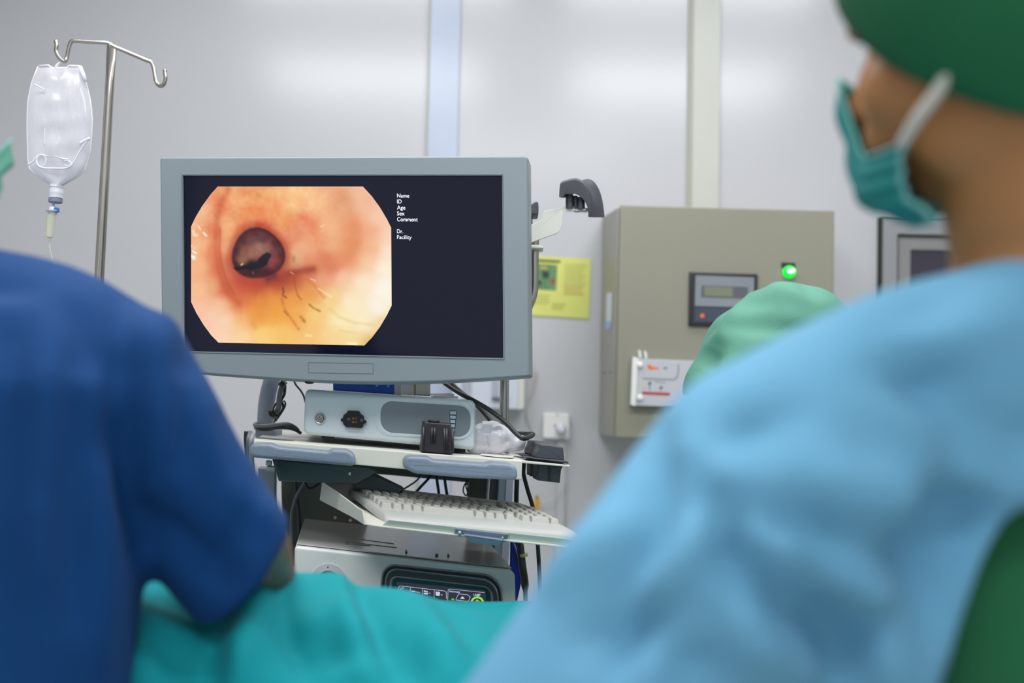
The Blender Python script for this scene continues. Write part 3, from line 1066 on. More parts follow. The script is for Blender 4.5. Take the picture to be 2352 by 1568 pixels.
def vnoise(X, Y, cell, seed):
    rs = np.random.RandomState(seed)
    G = rs.rand(64, 64)
    u, v = X / cell, Y / cell
    i, j = np.floor(u).astype(int), np.floor(v).astype(int)
    fu, fv = u - i, v - j
    fu, fv = fu * fu * (3 - 2 * fu), fv * fv * (3 - 2 * fv)
    g = lambda a, b: G[a % 64, b % 64]
    return (g(i, j) * (1 - fu) + g(i + 1, j) * fu) * (1 - fv) + (g(i, j + 1) * (1 - fu) + g(i + 1, j + 1) * fu) * fv


lb = [(322, 30), (255, 105), (175, 215), (110, 325), (70, 410), (70, 1125), (120, 1230), (190, 1345), (260, 1440), (330, 1512)]
rb = [(1702, 30), (1785, 120), (1865, 230), (1930, 340), (1970, 420), (1974, 1160), (1930, 1250), (1865, 1360), (1790, 1460), (1716, 1538)]
NR, NC = 250, 310
rows = np.linspace(0, 1, NR)
ys0 = 30 + rows * (1512 - 30)
lx = np.interp(ys0, [p[1] for p in lb], [p[0] for p in lb])
ry = 30 + rows * (1538 - 30)
rx = np.interp(ry, [p[1] for p in rb], [p[0] for p in rb])
tt = np.linspace(0, 1, NC)
X = lx[:, None] + (rx - lx)[:, None] * tt[None]
Y = ys0[:, None] + (ry - ys0)[:, None] * tt[None]
# a little wobble so the painted colours run like tissue
wx_ = (vnoise(X, Y, 110, 1) - .5) * 30 + (vnoise(X, Y, 34, 2) - .5) * 10
wy_ = (vnoise(X, Y, 110, 3) - .5) * 30 + (vnoise(X, Y, 34, 4) - .5) * 10
img = shep(ctrl, X + wx_, Y + wy_, 95)


def over(img, a, col):
    return img * (1 - a[..., None]) + np.array(col, float) * a[..., None]


sm = lambda d, r, s: np.clip((r - d) / s + 0.5, 0, 1) ** 2 * (3 - 2 * np.clip((r - d) / s + 0.5, 0, 1))
# outer fold on the left
d = seg_d(X, Y, [(420, 60), (350, 200), (318, 330), (308, 480), (312, 640), (335, 800), (375, 940), (430, 1050), (520, 1130)])
img = over(img, 0.42 * np.exp(-(d / 34) ** 2), (196, 78, 46))
d = seg_d(X, Y, [(345, 420), (340, 640), (368, 800), (410, 930), (480, 1050)])
img = over(img, 0.30 * np.exp(-(d / 12) ** 2), (170, 66, 44))
d = seg_d(X, Y, [(1350, 30), (1500, 120), (1600, 300), (1640, 460), (1600, 640), (1480, 760), (1300, 840)])
img = over(img, 0.22 * np.exp(-(d / 70) ** 2), (214, 120, 78))
d = seg_d(X, Y, [(520, 430), (620, 390), (740, 385), (860, 400)])
img = over(img, 0.35 * np.exp(-(d / 40) ** 2), (206, 84, 50))
# dark shoulder around the opening, then the opening itself
e = np.hypot((X - 705) / 262, (Y - 668) / 236)
th = np.arctan2(Y - 668, X - 705)
e = e / (1 + 0.05 * np.sin(3 * th + 0.6) - 0.03 * np.cos(2 * th))
img = over(img, 0.62 * np.exp(-((e - 1.0) / 0.14) ** 2), (150, 56, 44))
img = over(img, 0.62 * sm(np.hypot((X - 800) / 260, (Y - 880) / 90), 1.0, 0.9), (150, 56, 46))
img = over(img, 0.55 * np.exp(-(seg_d(X, Y, [(900, 890), (1010, 850), (1120, 830), (1230, 815)]) / 36) ** 2), (142, 52, 40))
img = over(img, 0.5 * np.exp(-np.hypot((X - 690) / 330, (Y - 940) / 105) ** 2), (182, 68, 46))
img = over(img, 0.4 * np.exp(-((e - 1.12) / 0.13) ** 2), (196, 84, 58))
inn = shep(inner, X + wx_ * .5, Y + wy_ * .5, 36)
img = over(img, sm(e, 0.97, 0.13), (0, 0, 0)) * 1.0 + inn * sm(e, 0.97, 0.13)[..., None]
rim = np.exp(-((e - 0.93) / 0.06) ** 2)
img = over(img, 0.8 * rim * np.clip(1.1 - (Y - 640) / 500, 0, 1), (72, 30, 36))
hole = [(470, 800), (540, 790), (640, 760), (690, 745), (720, 705), (760, 672), (792, 655), (826, 668), (830, 690), (806, 730), (790, 775), (740, 800), (660, 815), (590, 812), (500, 828)]
sd = np.where(in_poly(X, Y, hole), -1, 1) * seg_d(X, Y, hole + [hole[0]])
img = over(img, 0.95 * sm(sd, 0, 22), (26, 20, 32))
d = seg_d(X, Y, [(770, 870), (860, 880), (800, 905)])
img = over(img, 0.5 * np.exp(-(d / 38) ** 2), (66, 24, 42))
# mottling and fine vessels
mo = (vnoise(X, Y, 80, 5) - .5) + .6 * (vnoise(X, Y, 30, 6) - .5)
amp = 16 * np.clip((900 - Y) / 500, 0.25, 1) * np.clip((1700 - X) / 500, 0.2, 1)
img[..., 1] += mo * amp * 1.5
img[..., 2] += mo * amp * 1.4
img[..., 0] += mo * amp * 0.3
for pts, w, a, c in (
        ([(940, 990), (950, 1030), (938, 1055), (975, 1082)], 9, .75, (110, 52, 24)), ([(935, 1080), (945, 1160), (975, 1225), (1040, 1310), (1090, 1380)], 13, .5, (186, 100, 30)),
        ([(960, 1215), (985, 1245)], 12, .6, (150, 70, 20)), ([(1050, 880), (1055, 980), (1080, 1060), (1115, 1100)], 9, .6, (158, 78, 30)), ([(1180, 920), (1260, 990), (1330, 1080)], 16, .5, (206, 120, 50)),
        ([(1195, 1150), (1230, 1185), (1290, 1215)], 10, .75, (158, 96, 24)), ([(1110, 1265), (1130, 1290), (1150, 1312)], 14, .75, (150, 84, 22)), ([(1390, 1190), (1480, 1270), (1620, 1325), (1800, 1340)], 16, .3, (206, 180, 90)),
        ([(1480, 1395), (1640, 1420)], 10, .3, (200, 186, 110)), ([(1045, 705), (1040, 745)], 16, .6, (150, 110, 66)), ([(960, 800), (1080, 780)], 22, .4, (176, 128, 74)),
        ([(700, 100), (725, 125)], 18, .5, (196, 130, 50)), ([(650, 1330), (680, 1370)], 22, .35, (206, 130, 40)), ([(690, 1010), (680, 1090)], 10, .35, (190, 96, 40)), ([(1000, 560), (1010, 600)], 26, .2, (196, 92, 60)),
        ([(1180, 380), (1250, 470)], 44, .3, (222, 100, 70)), ([(880, 180), (960, 250)], 40, .25, (230, 130, 80))):
    d = seg_d(X + wx_ * .3, Y + wy_ * .3, pts)
    img = over(img, 0.8 * a * np.exp(-(d / (w * 1.1)) ** 2) * (0.55 + 0.9 * vnoise(X, Y, 40, 9)).clip(0, 1), c)
for pts, w, a, c in (
        ([(92, 455), (98, 490), (124, 492)], 15, .9, (250, 226, 186)), ([(190, 470), (214, 496)], 10, 1, (255, 250, 236)), ([(140, 405), (162, 436)], 6, .9, (255, 236, 206)), ([(88, 645), (118, 662)], 9, 1, (255, 250, 240)),
        ([(75, 690), (100, 700), (95, 712)], 15, 1, (255, 252, 246)), ([(73, 585), (78, 600)], 6, .9, (255, 240, 220)), ([(100, 618), (108, 608)], 4, .9, (255, 240, 220)), ([(545, 775), (560, 762)], 7, .8, (240, 214, 190)),
        ([(655, 840), (660, 855)], 6, .5, (200, 130, 110)), ([(1305, 412), (1332, 395)], 6, .7, (255, 226, 190)), ([(1015, 842), (1040, 858)], 7, .7, (240, 160, 120)), ([(1205, 905), (1250, 925)], 7, .7, (255, 206, 170)),
        ([(1280, 1000), (1400, 1075)], 10, .5, (255, 240, 196)), ([(1160, 1440), (1210, 1446)], 14, .55, (255, 236, 176)), ([(1560, 1520), (1640, 1524)], 14, .7, (255, 246, 196))):
    d = seg_d(X, Y, pts)
    img = over(img, a * np.exp(-(d / w) ** 2), c)
img = np.clip(img, 0, 255) / 255.0
linimg = np.where(img <= 0.04045, img / 12.92, ((img + 0.055) / 1.055) ** 2.4)
b0 = base_of(mon)
vs = []
for i in range(NR):
    for j in range(NC):
        px, py = W(X[i, j], Y[i, j])
        vs.append(pm.hit(px, py, -0.0034) - b0)
fs = [(i * NC + j, i * NC + j + 1, (i + 1) * NC + j + 1, (i + 1) * NC + j) for i in range(NR - 1) for j in range(NC - 1)]
me = bpy.data.meshes.new('endoscope_picture')
me.from_pydata([tuple(v) for v in vs], [], fs)
ca = me.color_attributes.new('Col', 'FLOAT_COLOR', 'POINT')
buf = np.ones((NR * NC, 4), np.float32)
buf[:, :3] = linimg.reshape(-1, 3)
ca.data.foreach_set('color', buf.ravel())
me.update()
pic_o = finish('endoscope_picture', me, M_attr('endoscope picture', 0.97), screen, smooth=0, label='bright orange endoscope picture with cut corners')
for body, y, wid in (('Name', 452.5, 28), ('ID', 466, 10.5), ('Age', 480, 19), ('Sex', 493.5, 17), ('Comment', 507, 47.5), ('Dr.', 534.5, 14), ('Facility', 548, 33.5)):
    text(body, pm, 911, y, 9.2, m_scrtext, screen, 'screen_text', width=wid, slope=0.01, off=-0.0032, bold=0.002)
# ------------------------------------------------------------------ the trolley
m_cream = M('cream enamel', (184, 185, 170), rough=0.4, var=0.02)
m_handle = M('grey blue handle', (120, 134, 150), rough=0.38, var=0.05, scale=200, bump=0.08, bscale=500)
m_bluegrey = M('blue grey metal', (124, 138, 150), rough=0.42, var=0.03)
m_lightpost = M('pale post', (166, 172, 190), rough=0.4, var=0.02)
m_darkpost = M('dark post channel', (62, 62, 70), rough=0.5)
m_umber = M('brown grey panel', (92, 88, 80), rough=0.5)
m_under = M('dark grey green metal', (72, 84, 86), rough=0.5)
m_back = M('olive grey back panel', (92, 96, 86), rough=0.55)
m_postblue = M('lavender grey tube', (166, 172, 186), rough=0.35, var=0.02)
m_cable = M('black cable', (34, 38, 36), rough=0.42)
m_cableg = M('grey cable', (110, 112, 116), rough=0.45)
m_charcoal = M('charcoal plastic', (66, 68, 76), rough=0.42, var=0.04)
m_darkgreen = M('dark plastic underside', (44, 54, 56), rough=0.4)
m_whitecap = M('white cap', (225, 225, 215), rough=0.4)

psh = Plane((583, 1010, 1.76), (1200, 1058, 1.70), (600, 1300, 1.755))
ctr = psh.hit(900, 1060) + DEPTH * 0.2
cart = thing('medical_trolley', 'cream medical trolley with grey blue handles carrying the monitor and endoscopy units', 'trolley', V((ctr.x, ctr.y, 0)))
MB().slab(psh, round_poly([(583, 1010), (1200, 1058), (1198.5, 1102), (584, 1046)], [0, 0, 0, 0], 3), 0.40, bevel=0.002).build('shelf', m_cream, cart)
# thin grey label strip set into the shelf top
shn = (psh.hit(1200, 1058) - psh.hit(583, 1010)).cross(DEPTH).normalized()
if shn.z < 0:
    shn = -shn
shelf_top = Plane(psh.hit(583, 1010), psh.hit(1200, 1058), psh.hit(583, 1010) + DEPTH * 0.4)
shelf_top.n = shn
lbl = MB()
lbl.add([shelf_top.hit(x, y, 0.0006) for x, y in ((594, 1004), (678, 1011.5), (668, 1013), (590, 1006.5))], [(0, 1, 2, 3)])
lbl.build('label_strip', m_cableg, cart, smooth=0)

for pts in (
        [(590, 1034), (592, 1020), (603, 1016), (640, 1016.5), (653, 1023), (768, 1034), (776, 1029), (812, 1030.5), (828, 1042), (830, 1062), (822, 1068), (700, 1057), (600, 1049), (592, 1044)],
        [(937, 1062), (939, 1050), (948, 1044), (994, 1046), (1003, 1053), (1124, 1062), (1134, 1058), (1182, 1062), (1194, 1073), (1195, 1092), (1189, 1099.5), (1080, 1095), (962, 1084.5), (940, 1073)]):
    MB().slab(psh, round_poly(pts, 9, 4), 0.036, bevel=0.0065, off=0.034, bsteps=5).build('handle', m_handle, cart, smooth=50)

# under the shelf: keyboard arm housing, hinge, diagonal arm, rear rail
p1 = psh.shifted(0.05)
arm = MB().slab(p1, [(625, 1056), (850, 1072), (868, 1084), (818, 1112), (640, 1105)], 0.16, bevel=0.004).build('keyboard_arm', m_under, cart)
MB().slab(p1.shifted(0.03), [(800, 1080), (858, 1089), (928, 1123), (910, 1140), (814, 1120)], 0.05, bevel=0.003).build('arm_link', m_under, arm)
MB().slab(p1, [(802.5, 1084), (807.5, 1084.5), (807, 1091), (802, 1090.5)], 0.004, off=0.004).build('white_stop', m_whitecap, arm)
m_zinc = M('zinc metal', (170, 176, 182), rough=0.3, metal=0.6)
hg = MB()
hg.slab(psh.shifted(0.01), round_poly([(610, 1058), (623, 1059), (623, 1070), (610, 1069)], 2, 2), 0.02, bevel=0.002)
hg.slab(psh.shifted(0.01), round_poly([(612, 1070), (633, 1072), (631, 1083), (612, 1082)], 3, 2), 0.02, bevel=0.002)
hg.build('hinge', m_zinc, cart)
MB().slab(psh.shifted(0.33), [(850, 1060), (1100, 1072), (1078, 1108), (905, 1092), (858, 1088)], 0.03, bevel=0.003).build('rear_rail', M('grey green metal', (84, 92, 82), rough=0.5), cart)

# uprights and back
pbk = psh.shifted(0.40)
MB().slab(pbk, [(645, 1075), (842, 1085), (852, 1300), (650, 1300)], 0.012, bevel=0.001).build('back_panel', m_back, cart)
for x, y in ((770, 1188), (805, 1194.5)):
    MB().lathe(pbk.hit(x, y, 0.0), pbk.n, [(0.0034, 0), (0.003, 0.002), (0, 0.003)], 12).build('screw_cap', m_whitecap, cart)


def floor_y(pl, px, py0):
    """photo y at which the vertical under (px, py0) meets z = 0.12"""
    p = pl.hit(px, py0)
    return p


def upright(name, pl, xt0, xt1, yt, lean, mat, depth, off=0.0, yb=2150, parent=cart):
    q = [(xt0, yt), (xt1, yt + 3), (xt1 + lean * (yb - yt), yb + 3), (xt0 + lean * (yb - yt), yb)]
    return MB().slab(pl, q, depth, bevel=0.002, off=off).build(name, mat, parent)


LEAN = -0.062
pup = psh.shifted(0.30)
up = upright('upright', pup, 1147, 1166, 1085, LEAN, m_bluegrey, 0.06)
upright('post_face', pup, 1164.5, 1182, 1085, LEAN, m_lightpost, 0.055, 0.003, parent=up)
upright('post_channel', pup, 1125, 1148, 1085, LEAN, m_darkpost, 0.05, -0.012, parent=up)
upright('post_slot', pup, 1121.5, 1125.8, 1085, LEAN, M('bare metal strip', (200, 200, 196), rough=0.4), 0.02, -0.004, parent=up)
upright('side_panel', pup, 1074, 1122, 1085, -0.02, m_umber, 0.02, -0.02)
upl = upright('upright', pup, 592, 632, 1075, -0.02, m_bluegrey, 0.06)
# lower deck, base and casters below the frame
zdk = lambda p, z: V((p.x, p.y, z))
cL, cR = psh.hit(600, 1060), psh.hit(1185, 1095)


def deck(name, z0, z1, grow, mat):
    a, b = cL + (cL - cR).normalized() * grow, cR + (cR - cL).normalized() * grow
    bk_ = V((DEPTH.x, DEPTH.y, 0)) * 0.42
    a, b = zdk(a, 0) - bk_ * 0.02, zdk(b, 0) - bk_ * 0.02
    lo = [V((p.x, p.y, z0)) for p in (a, b, b + bk_, a + bk_)]
    hi = [V((p.x, p.y, z1)) for p in (a, b, b + bk_, a + bk_)]
    return MB().loops([lo, hi]).build(name, mat, cart, bevel=0.006)


deck('base', 0.11, 0.17, 0.03, m_cream)
for p in (cL, cR, cL + DEPTH * 0.36, cR + DEPTH * 0.36):
    w_ = MB().lathe(V((p.x - 0.016, p.y + 0.01, 0.05)), (1, 0, 0), [(0.03, 0), (0.05, 0.004), (0.05, 0.028), (0.03, 0.032)], 20).build('caster', m_black, cart)
    MB().box((p.x, p.y + 0.01, 0.09), 0.02, 0.04, 0.06).build('fork', m_zinc, w_, bevel=0.003)

# bracket plate for the holder on the right end of the shelf
brk = MB().slab(psh.shifted(0.012), [(1196, 1057), (1309, 1068.5), (1309.5, 1072.5), (1196, 1063)], 0.17, bevel=0.0012).build('holder_plate', m_cream, cart)

# monitor arm on the left
yA = psh.hit(620, 1000).y + 0.20
MB().tube(cr([at(660, 780, yA + .05), at(637, 840, yA + .02), at(622, 880, yA), at(613, 920, yA), at(610, 955, yA), at(609, 985, yA)], 6), 18.5 * yA / FPX, 22).build('monitor_arm', m_postblue, cart, smooth=180)
MB().slab(frontal(yA - 0.02), round_poly([(586, 984), (632, 987), (632, 1010), (585, 1006)], 4), 0.06, bevel=0.0025, direction=V((0, 1, 0))).build('arm_base', m_lightpost, cart)
MB().slab(pm.shifted(0.09, BACK), [(600, 700), (700, 704), (700, 800), (600, 796)], 0.05, bevel=0.004, direction=BACK).build('monitor_mount', m_bluegrey, cart)

# endoscope hanger on the right: bent tube, white plate, two dark hooks
yH = 1.93
MB().tube(cr([at(1160, 1100, yH), at(1158.5, 1000, yH), at(1158.5, 900, yH), at(1162, 820, yH), at(1185, 748, yH), at(1213, 705, yH), at(1225, 670, yH), at(1227, 630, yH), at(1227, 590, yH), at(1228, 545, yH)], 6),
          10.5 * yH / FPX, 18).build('hanger_pole', m_steel, cart, smooth=180)
hz = lambda x, y: (1180 + x / 4.127, 380 + y / 4.127)
ph = frontal(yH - 0.03)
hp = MB().slab(ph, round_poly([hz(60, 600), hz(145, 570), hz(250, 525), hz(272, 505), hz(288, 432), hz(460, 395), hz(470, 440), hz(458, 560), hz(440, 610), hz(412, 642), hz(150, 735), hz(60, 765)],
                             [0, 2, 3, 3, 3, 1, 1, 3, 5, 4, 0, 0], 4), 0.004, bevel=0.0008, direction=V((0, 1, 0))).build('hanger_plate', m_cream, cart)
tp = MB()
tp.hexa([ph.hit(*hz(470, 386)), ph.hit(*hz(708, 402)), ph.hit(*hz(706, 434)), ph.hit(*hz(468, 442))],
        [ph.hit(*hz(485, 384)) + V((0, .05, 0.0)), ph.hit(*hz(712, 398)) + V((0, .05, 0)), ph.hit(*hz(708, 404)) + V((0, .05, 0)), ph.hit(*hz(485, 388)) + V((0, .05, 0))])
tp.build('shelf_lip', m_cream, hp, bevel=0.0008)
for x, y in ((597, 437), (671, 428)):
    MB().ell(ph.hit(*hz(x, y), 0.004), 0.0065, 0.008, 0.0024, seg=14, rings=6).build('screw', m_zinc, hp, smooth=180)
rg = MB()
rg.slab(ph, round_poly([hz(60, 752), hz(240, 752), hz(282, 766), hz(284, 780), hz(270, 787), hz(60, 776)], [0, 2, 2, 2, 2, 0], 3), 0.05, bevel=0.0015, direction=V((0, 1, 0)))
rg.build('clamp_ring', m_cream, cart)


def hook(sx, sy, sc, dy, name='hook'):
    """saddle shaped hook: two flanges with a groove between, on short pillars"""
    T = lambda x, y: hz(sx + (x - 420) * sc, sy + (y - 300) * sc)
    yb_ = yH - 0.05 + dy
    A = [(424, 300), (427, 215), (440, 152), (500, 128), (580, 112), (638, 128), (690, 185), (722, 255), (735, 330), (722, 410), (710, 487)]
    Ai = [(472, 306), (474, 292), (486, 268), (528, 262), (580, 266), (620, 282), (655, 312), (682, 350), (700, 395), (706, 440), (709, 487)]
    Bk = [(560, 270), (575, 215), (610, 160), (650, 135), (715, 122), (768, 148), (812, 215), (840, 300), (854, 380), (860, 440), (862, 491)]
    Gm = [(475, 280), (490, 230), (520, 190), (570, 172), (640, 165), (700, 195), (745, 255), (775, 320), (785, 380), (785, 440), (786, 490)]
    pa, pg_, pb_ = frontal(yb_), frontal(yb_ + 0.028 * sc), frontal(yb_ + 0.058 * sc)
    sm2 = lambda P: [(p.x, p.y) for p in cr([V((x, y, 0)) for x, y in P], 4)]
    LA = [pa.hit(*T(x, y)) for x, y in sm2(A)]
    LAi = [pa.hit(*T(x, y), -0.004) for x, y in sm2(Ai)]
    LG = [pg_.hit(*T(x, y)) for x, y in sm2(Gm)]
    LB = [pb_.hit(*T(x, y)) for x, y in sm2(Bk)]
    LAr = [a + (g_ - a) * 0.16 + V((0, 0.002, 0.001)) for a, g_ in zip(LA, LG)]
    LBr = [b_ + (g_ - b_) * 0.16 for b_, g_ in zip(LB, LG)]
    LBi = [b_ + (ai - a) * 0.4 for b_, ai, a in zip(LB, LAi, LA)]
    mb = MB().loops([LAi, LA, LAr, LG, LBr, LB, LBi, LAi], False, False, closed=False)
    SEC = [LAi, LA, LAr, LG, LBr, LB, LBi]
    mb.add([S_[0] for S_ in SEC], [tuple(range(7))])
    mb.add([S_[-1] for S_ in SEC], [tuple(range(7))])
    o = mb.build(name, m_charcoal, hp, smooth=60)
    md = o.modifiers.new('round', 'SUBSURF')
    md.levels = md.render_levels = 1
    for xx, ww, y0, y1 in ((535, 38, 260, 388), (592, 20, 268, 390), (645, 38, 280, 396)):
        r_ = ww / 4.127 * yb_ / FPX * sc
        a = pa.hit(*T(xx, y0)) + V((0, 0.022 * sc, 0))
        b_ = pa.hit(*T(xx, y1)) + V((0, 0.022 * sc, 0))
        MB().tube([a, b_], r_, 14).build('pillar', m_charcoal, o, smooth=60)
    return o


hook(420, 300, 1.0, 0.0)
# the second hook, only its tip shows past the monitor's edge
h2 = MB()
h2.slab(frontal(yH - 0.02), round_poly([hz(40, 400), hz(145, 378), hz(205, 338), hz(232, 340), hz(237, 400), hz(234, 466), hz(145, 466), hz(40, 470)], [0, 5, 5, 4, 4, 4, 0, 0], 4), 0.05, bevel=0.003, direction=V((0, 1, 0)))
h2 = h2.build('hook', m_charcoal, cart, smooth=50)
MB().slab(frontal(yH - 0.01), [hz(100, 455), hz(178, 455), hz(178, 560), hz(100, 590)], 0.03, bevel=0.002, direction=V((0, 1, 0))).build('pillar', m_darkgreen, h2)

# ------------------------------------------------------------------ keyboard tray and keyboard
FL, FR = at(872, 1207, 1.585), at(1345, 1259, 1.545)
BL, BR = at(747, 1146, 1.86), at(1198, 1165, 1.83)
tn = (FR - FL).cross(BL - FL).normalized()
tn = tn if tn.z > 0 else -tn
tray = MB()
th_ = 0.0025
fl2 = at(836, 1201, 1.60)
floor_ = [fl2, FL, FR, BR, BL]
tray.loops([floor_, [p - tn * th_ for p in floor_]])
# back wall
tray.loops([[BL, BR, at(1190, 1154, 1.83), at(740, 1104, 1.86)], [p + DEPTH * th_ for p in (BL, BR, at(1190, 1154, 1.83), at(740, 1104, 1.86))]])
# left wall
lw_ = [at(740, 1104, 1.86), at(734, 1148, 1.862), at(745, 1154, 1.84), at(836, 1202, 1.60), at(832, 1172, 1.605), at(822, 1166, 1.62)]
tray.loops([lw_, [p + V((th_, 0, 0)) for p in lw_]])
# front lip with its cut corner
lip_ = [at(872, 1211, 1.590), at(1345, 1263, 1.550), at(1345, 1241, 1.545), at(893, 1193, 1.583)]
tray.loops([lip_, [p + DEPTH * th_ for p in lip_]])
# right wall
rw_ = [at(1345, 1259, 1.545), at(1345, 1241, 1.545), at(1215, 1164, 1.80), at(1190, 1154, 1.83), BR]
tray.loops([rw_, [p + V((th_, 0, 0)) for p in rw_]])
tray_o = tray.build('keyboard_tray', m_cream, cart, bevel=0.0006, smooth=30)
plip = Plane(lip_[0], lip_[1], lip_[3])
if plip.n.y > 0:
    plip.n = -plip.n
hgp = MB().slab(plip, round_poly([(1046.5, 1211), (1169.5, 1224.5), (1163, 1243), (1044, 1228.5)], 1, 2), 0.006, bevel=0.001, off=0.003).build('tray_grip', m_handle, tray_o)
MB().slab(plip, round_poly([(1072, 1216), (1160, 1227.5), (1149, 1241.5), (1088, 1235)], 2, 3), 0.02, bevel=0.0012, off=0.018).build('grip_lip', m_handle, hgp)
MB().ell(plip.hit(1057, 1221, 0.004), 0.0035, 0.003, 0.0035, seg=10, rings=6).build('screw', m_zinc, hgp, smooth=180)
MB().ell(plip.hit(1155, 1233, 0.004), 0.0018, 0.003, 0.003, seg=10, rings=6).build('screw', m_zinc, hgp, smooth=180)

m_kb = M('keyboard ivory', (172, 175, 172), rough=0.45, var=0.02)
m_key = M('key ivory', (172, 173, 166), rough=0.4, var=0.02)
kb = thing('keyboard', 'off white keyboard lying in the sloping trolley tray', 'keyboard', at(1040, 1190, 1.70))
KFL, KFR, KBL, KBR = at(882, 1191, 1.625), at(1330, 1231, 1.585), at(799, 1126, 1.845), at(1216, 1171, 1.815)


def kq(u, v, h=0.0):
    p = (KFL * (1 - u) + KFR * u) * (1 - v) + (KBL * (1 - u) + KBR * u) * v
    return p + tn * h


def kloop(u0, u1, v0, v1, h, r=0.02):
    pts = round_poly([(u0, v0), (u1, v0), (u1, v1), (u0, v1)], [r, r, r, r], 4)
    return [kq(a, b, h) for a, b in pts]


kbody = MB().loops([kloop(0, 1, -0.02, 1.0, -0.006), kloop(0, 1, -0.02, 1.0, -0.002), kloop(0.004, 0.996, -0.01, 0.99, 0.002), kloop(0.012, 0.988, 0.03, 0.975, 0.005), kloop(0.05, 0.975, 0.27, 0.955, 0.004)])
kbo = kbody.build('keyboard_body', m_kb, kb, smooth=40)
rows_ = [
    (0.90, [(0.055, 0.05)] + [(0.125 + 0.048 * k + 0.018 * (k // 4), 0.042) for k in range(12)] + [(0.80 + 0.05 * k, 0.044) for k in range(3)]),
    (0.785, [(0.05 + 0.0485 * k, 0.043) for k in range(13)] + [(0.682, 0.085)] + [(0.79 + 0.0495 * k, 0.044) for k in range(4)]),
    (0.675, [(0.05, 0.066)] + [(0.122 + 0.0485 * k, 0.043) for k in range(13)] + [(0.79 + 0.0495 * k, 0.044) for k in range(4)]),
    (0.565, [(0.05, 0.078)] + [(0.134 + 0.0485 * k, 0.043) for k in range(11)] + [(0.668, 0.1)] + [(0.79 + 0.0495 * k, 0.044) for k in range(4)]),
    (0.455, [(0.05, 0.10)] + [(0.156 + 0.0485 * k, 0.043) for k in range(10)] + [(0.642, 0.08)] + [(0.735, 0.044)] + [(0.79 + 0.0495 * k, 0.044) for k in range(4)]),
    (0.345, [(0.05, 0.055)] + [(0.112 + 0.053 * k, 0.048) for k in range(3)] + [(0.272, 0.27)] + [(0.548 + 0.053 * k, 0.047) for k in range(4)] + [(0.79, 0.044), (0.8395, 0.094), (0.9385, 0.044)]),
]
for v, ks in rows_:
    for u, wd_ in ks:
        d_ = 0.088
        q0 = [kq(u, v - d_ / 2, .004), kq(u + wd_, v - d_ / 2, .004), kq(u + wd_, v + d_ / 2, .004), kq(u, v + d_ / 2, .004)]
        ix, iy = 0.0065, 0.016
        q1 = [kq(u + ix, v - d_ / 2 + iy, .0125), kq(u + wd_ - ix, v - d_ / 2 + iy, .0125), kq(u + wd_ - ix, v + d_ / 2 - iy * .4, .0125), kq(u + ix, v + d_ / 2 - iy * .4, .0125)]
        MB().loops([q0, q1], False, True).build('key', m_key, kb, bevel=0.0008)

# ------------------------------------------------------------------ video processor
m_proc = M('processor enamel', (188, 200, 205), rough=0.33, var=0.015, coat=0.15)
m_recess = M('processor recess grey', (112, 122, 130), rough=0.5, var=0.02)
m_gauge = M('pale gauge', (164, 186, 198), rough=0.4)
m_gold = M('gold contact', (196, 160, 70), rough=0.35, metal=0.6)
ppv = psh.shifted(0.05)
vp = thing('video_processor', 'pale grey video processor box standing on the trolley shelf under the monitor', 'video processor', ppv.hit(900, 1020) + DEPTH * 0.12)
o8 = round_poly([(701, 893), (1094, 919.5), (1091, 1034), (697, 997)], [13, 15, 13, 15], 6)
MB().slab(ppv, o8, 0.30, bevel=0.0075, bsteps=6, backbevel=0.005).build('housing', m_proc, vp, smooth=45)
rq = [(875, 919.5), (1081.5, 933), (1080, 1004.5), (873.5, 992)]
rec = round_poly(rq, [27, 27, 30, 30], 8)
rec_o = round_poly([(863, 911), (1090, 926), (1088, 1012), (862, 1000)], [32, 32, 34, 34], 8)
fp = MB()
fp.loops([[ppv.hit(x, y, 0.0002) for x, y in rec_o], [ppv.hit(x, y, 0.0016) for x, y in [((a[0] * .6 + b[0] * .4), (a[1] * .6 + b[1] * .4)) for a, b in zip(rec_o, rec)]], [ppv.hit(x, y, 0.0004) for x, y in rec]], False, False)
rim_ = fp.build('panel_rim', m_proc, vp, smooth=70)
MB().slab(ppv, rec, 0.002, off=0.0006).build('recess_panel', m_recess, vp)
pbn = MB().lathe(ppv.hit(735.3, 960.3), ppv.n, [(0.0104, 0), (0.0104, 0.0016), (0.009, 0.003), (0.0078, 0.0022), (0.0074, 0.0005)], 28).build('power_button', m_zinc, vp, smooth=30)
MB().lathe(ppv.hit(735.3, 960.3), ppv.n, [(0.0080, 0.0004), (0.0080, 0.0011), (0, 0.0011)], 24).build('button_ring', m_black, pbn)
MB().lathe(ppv.hit(735.3, 960.3), ppv.n, [(0.0064, 0.0008), (0.0064, 0.0026), (0, 0.0028)], 24).build('button_face', M('brushed button', (150, 150, 145), rough=0.35), pbn, smooth=30)
sy_ = MB()
sy_.tube([ppv.hit(735.3 + 4 * math.sin(a), 960.5 - 4 * math.cos(a), 0.0029) for a in [math.radians(50 + 260 * k / 14) for k in range(15)]], 0.0005, 6)
sy_.tube([ppv.hit(735.3, 955.5, 0.0029), ppv.hit(735.3, 960.5, 0.0029)], 0.0005, 6)
sy_.build('power_symbol', m_black, pbn, smooth=0)
cz = lambda x, y: (560 + x / 5.808, 860 + y / 5.808)
sock = round_poly([cz(1400, 478), cz(1555, 484), cz(1572, 522), cz(1612, 545), cz(1618, 600), cz(1650, 612), cz(1652, 640), cz(1615, 655), cz(1600, 705), cz(1570, 715), cz(1375, 700), cz(1340, 660), cz(1336, 628), cz(1305, 618), cz(1303, 590), cz(1336, 580), cz(1340, 540), cz(1385, 512)], 2.2, 3)
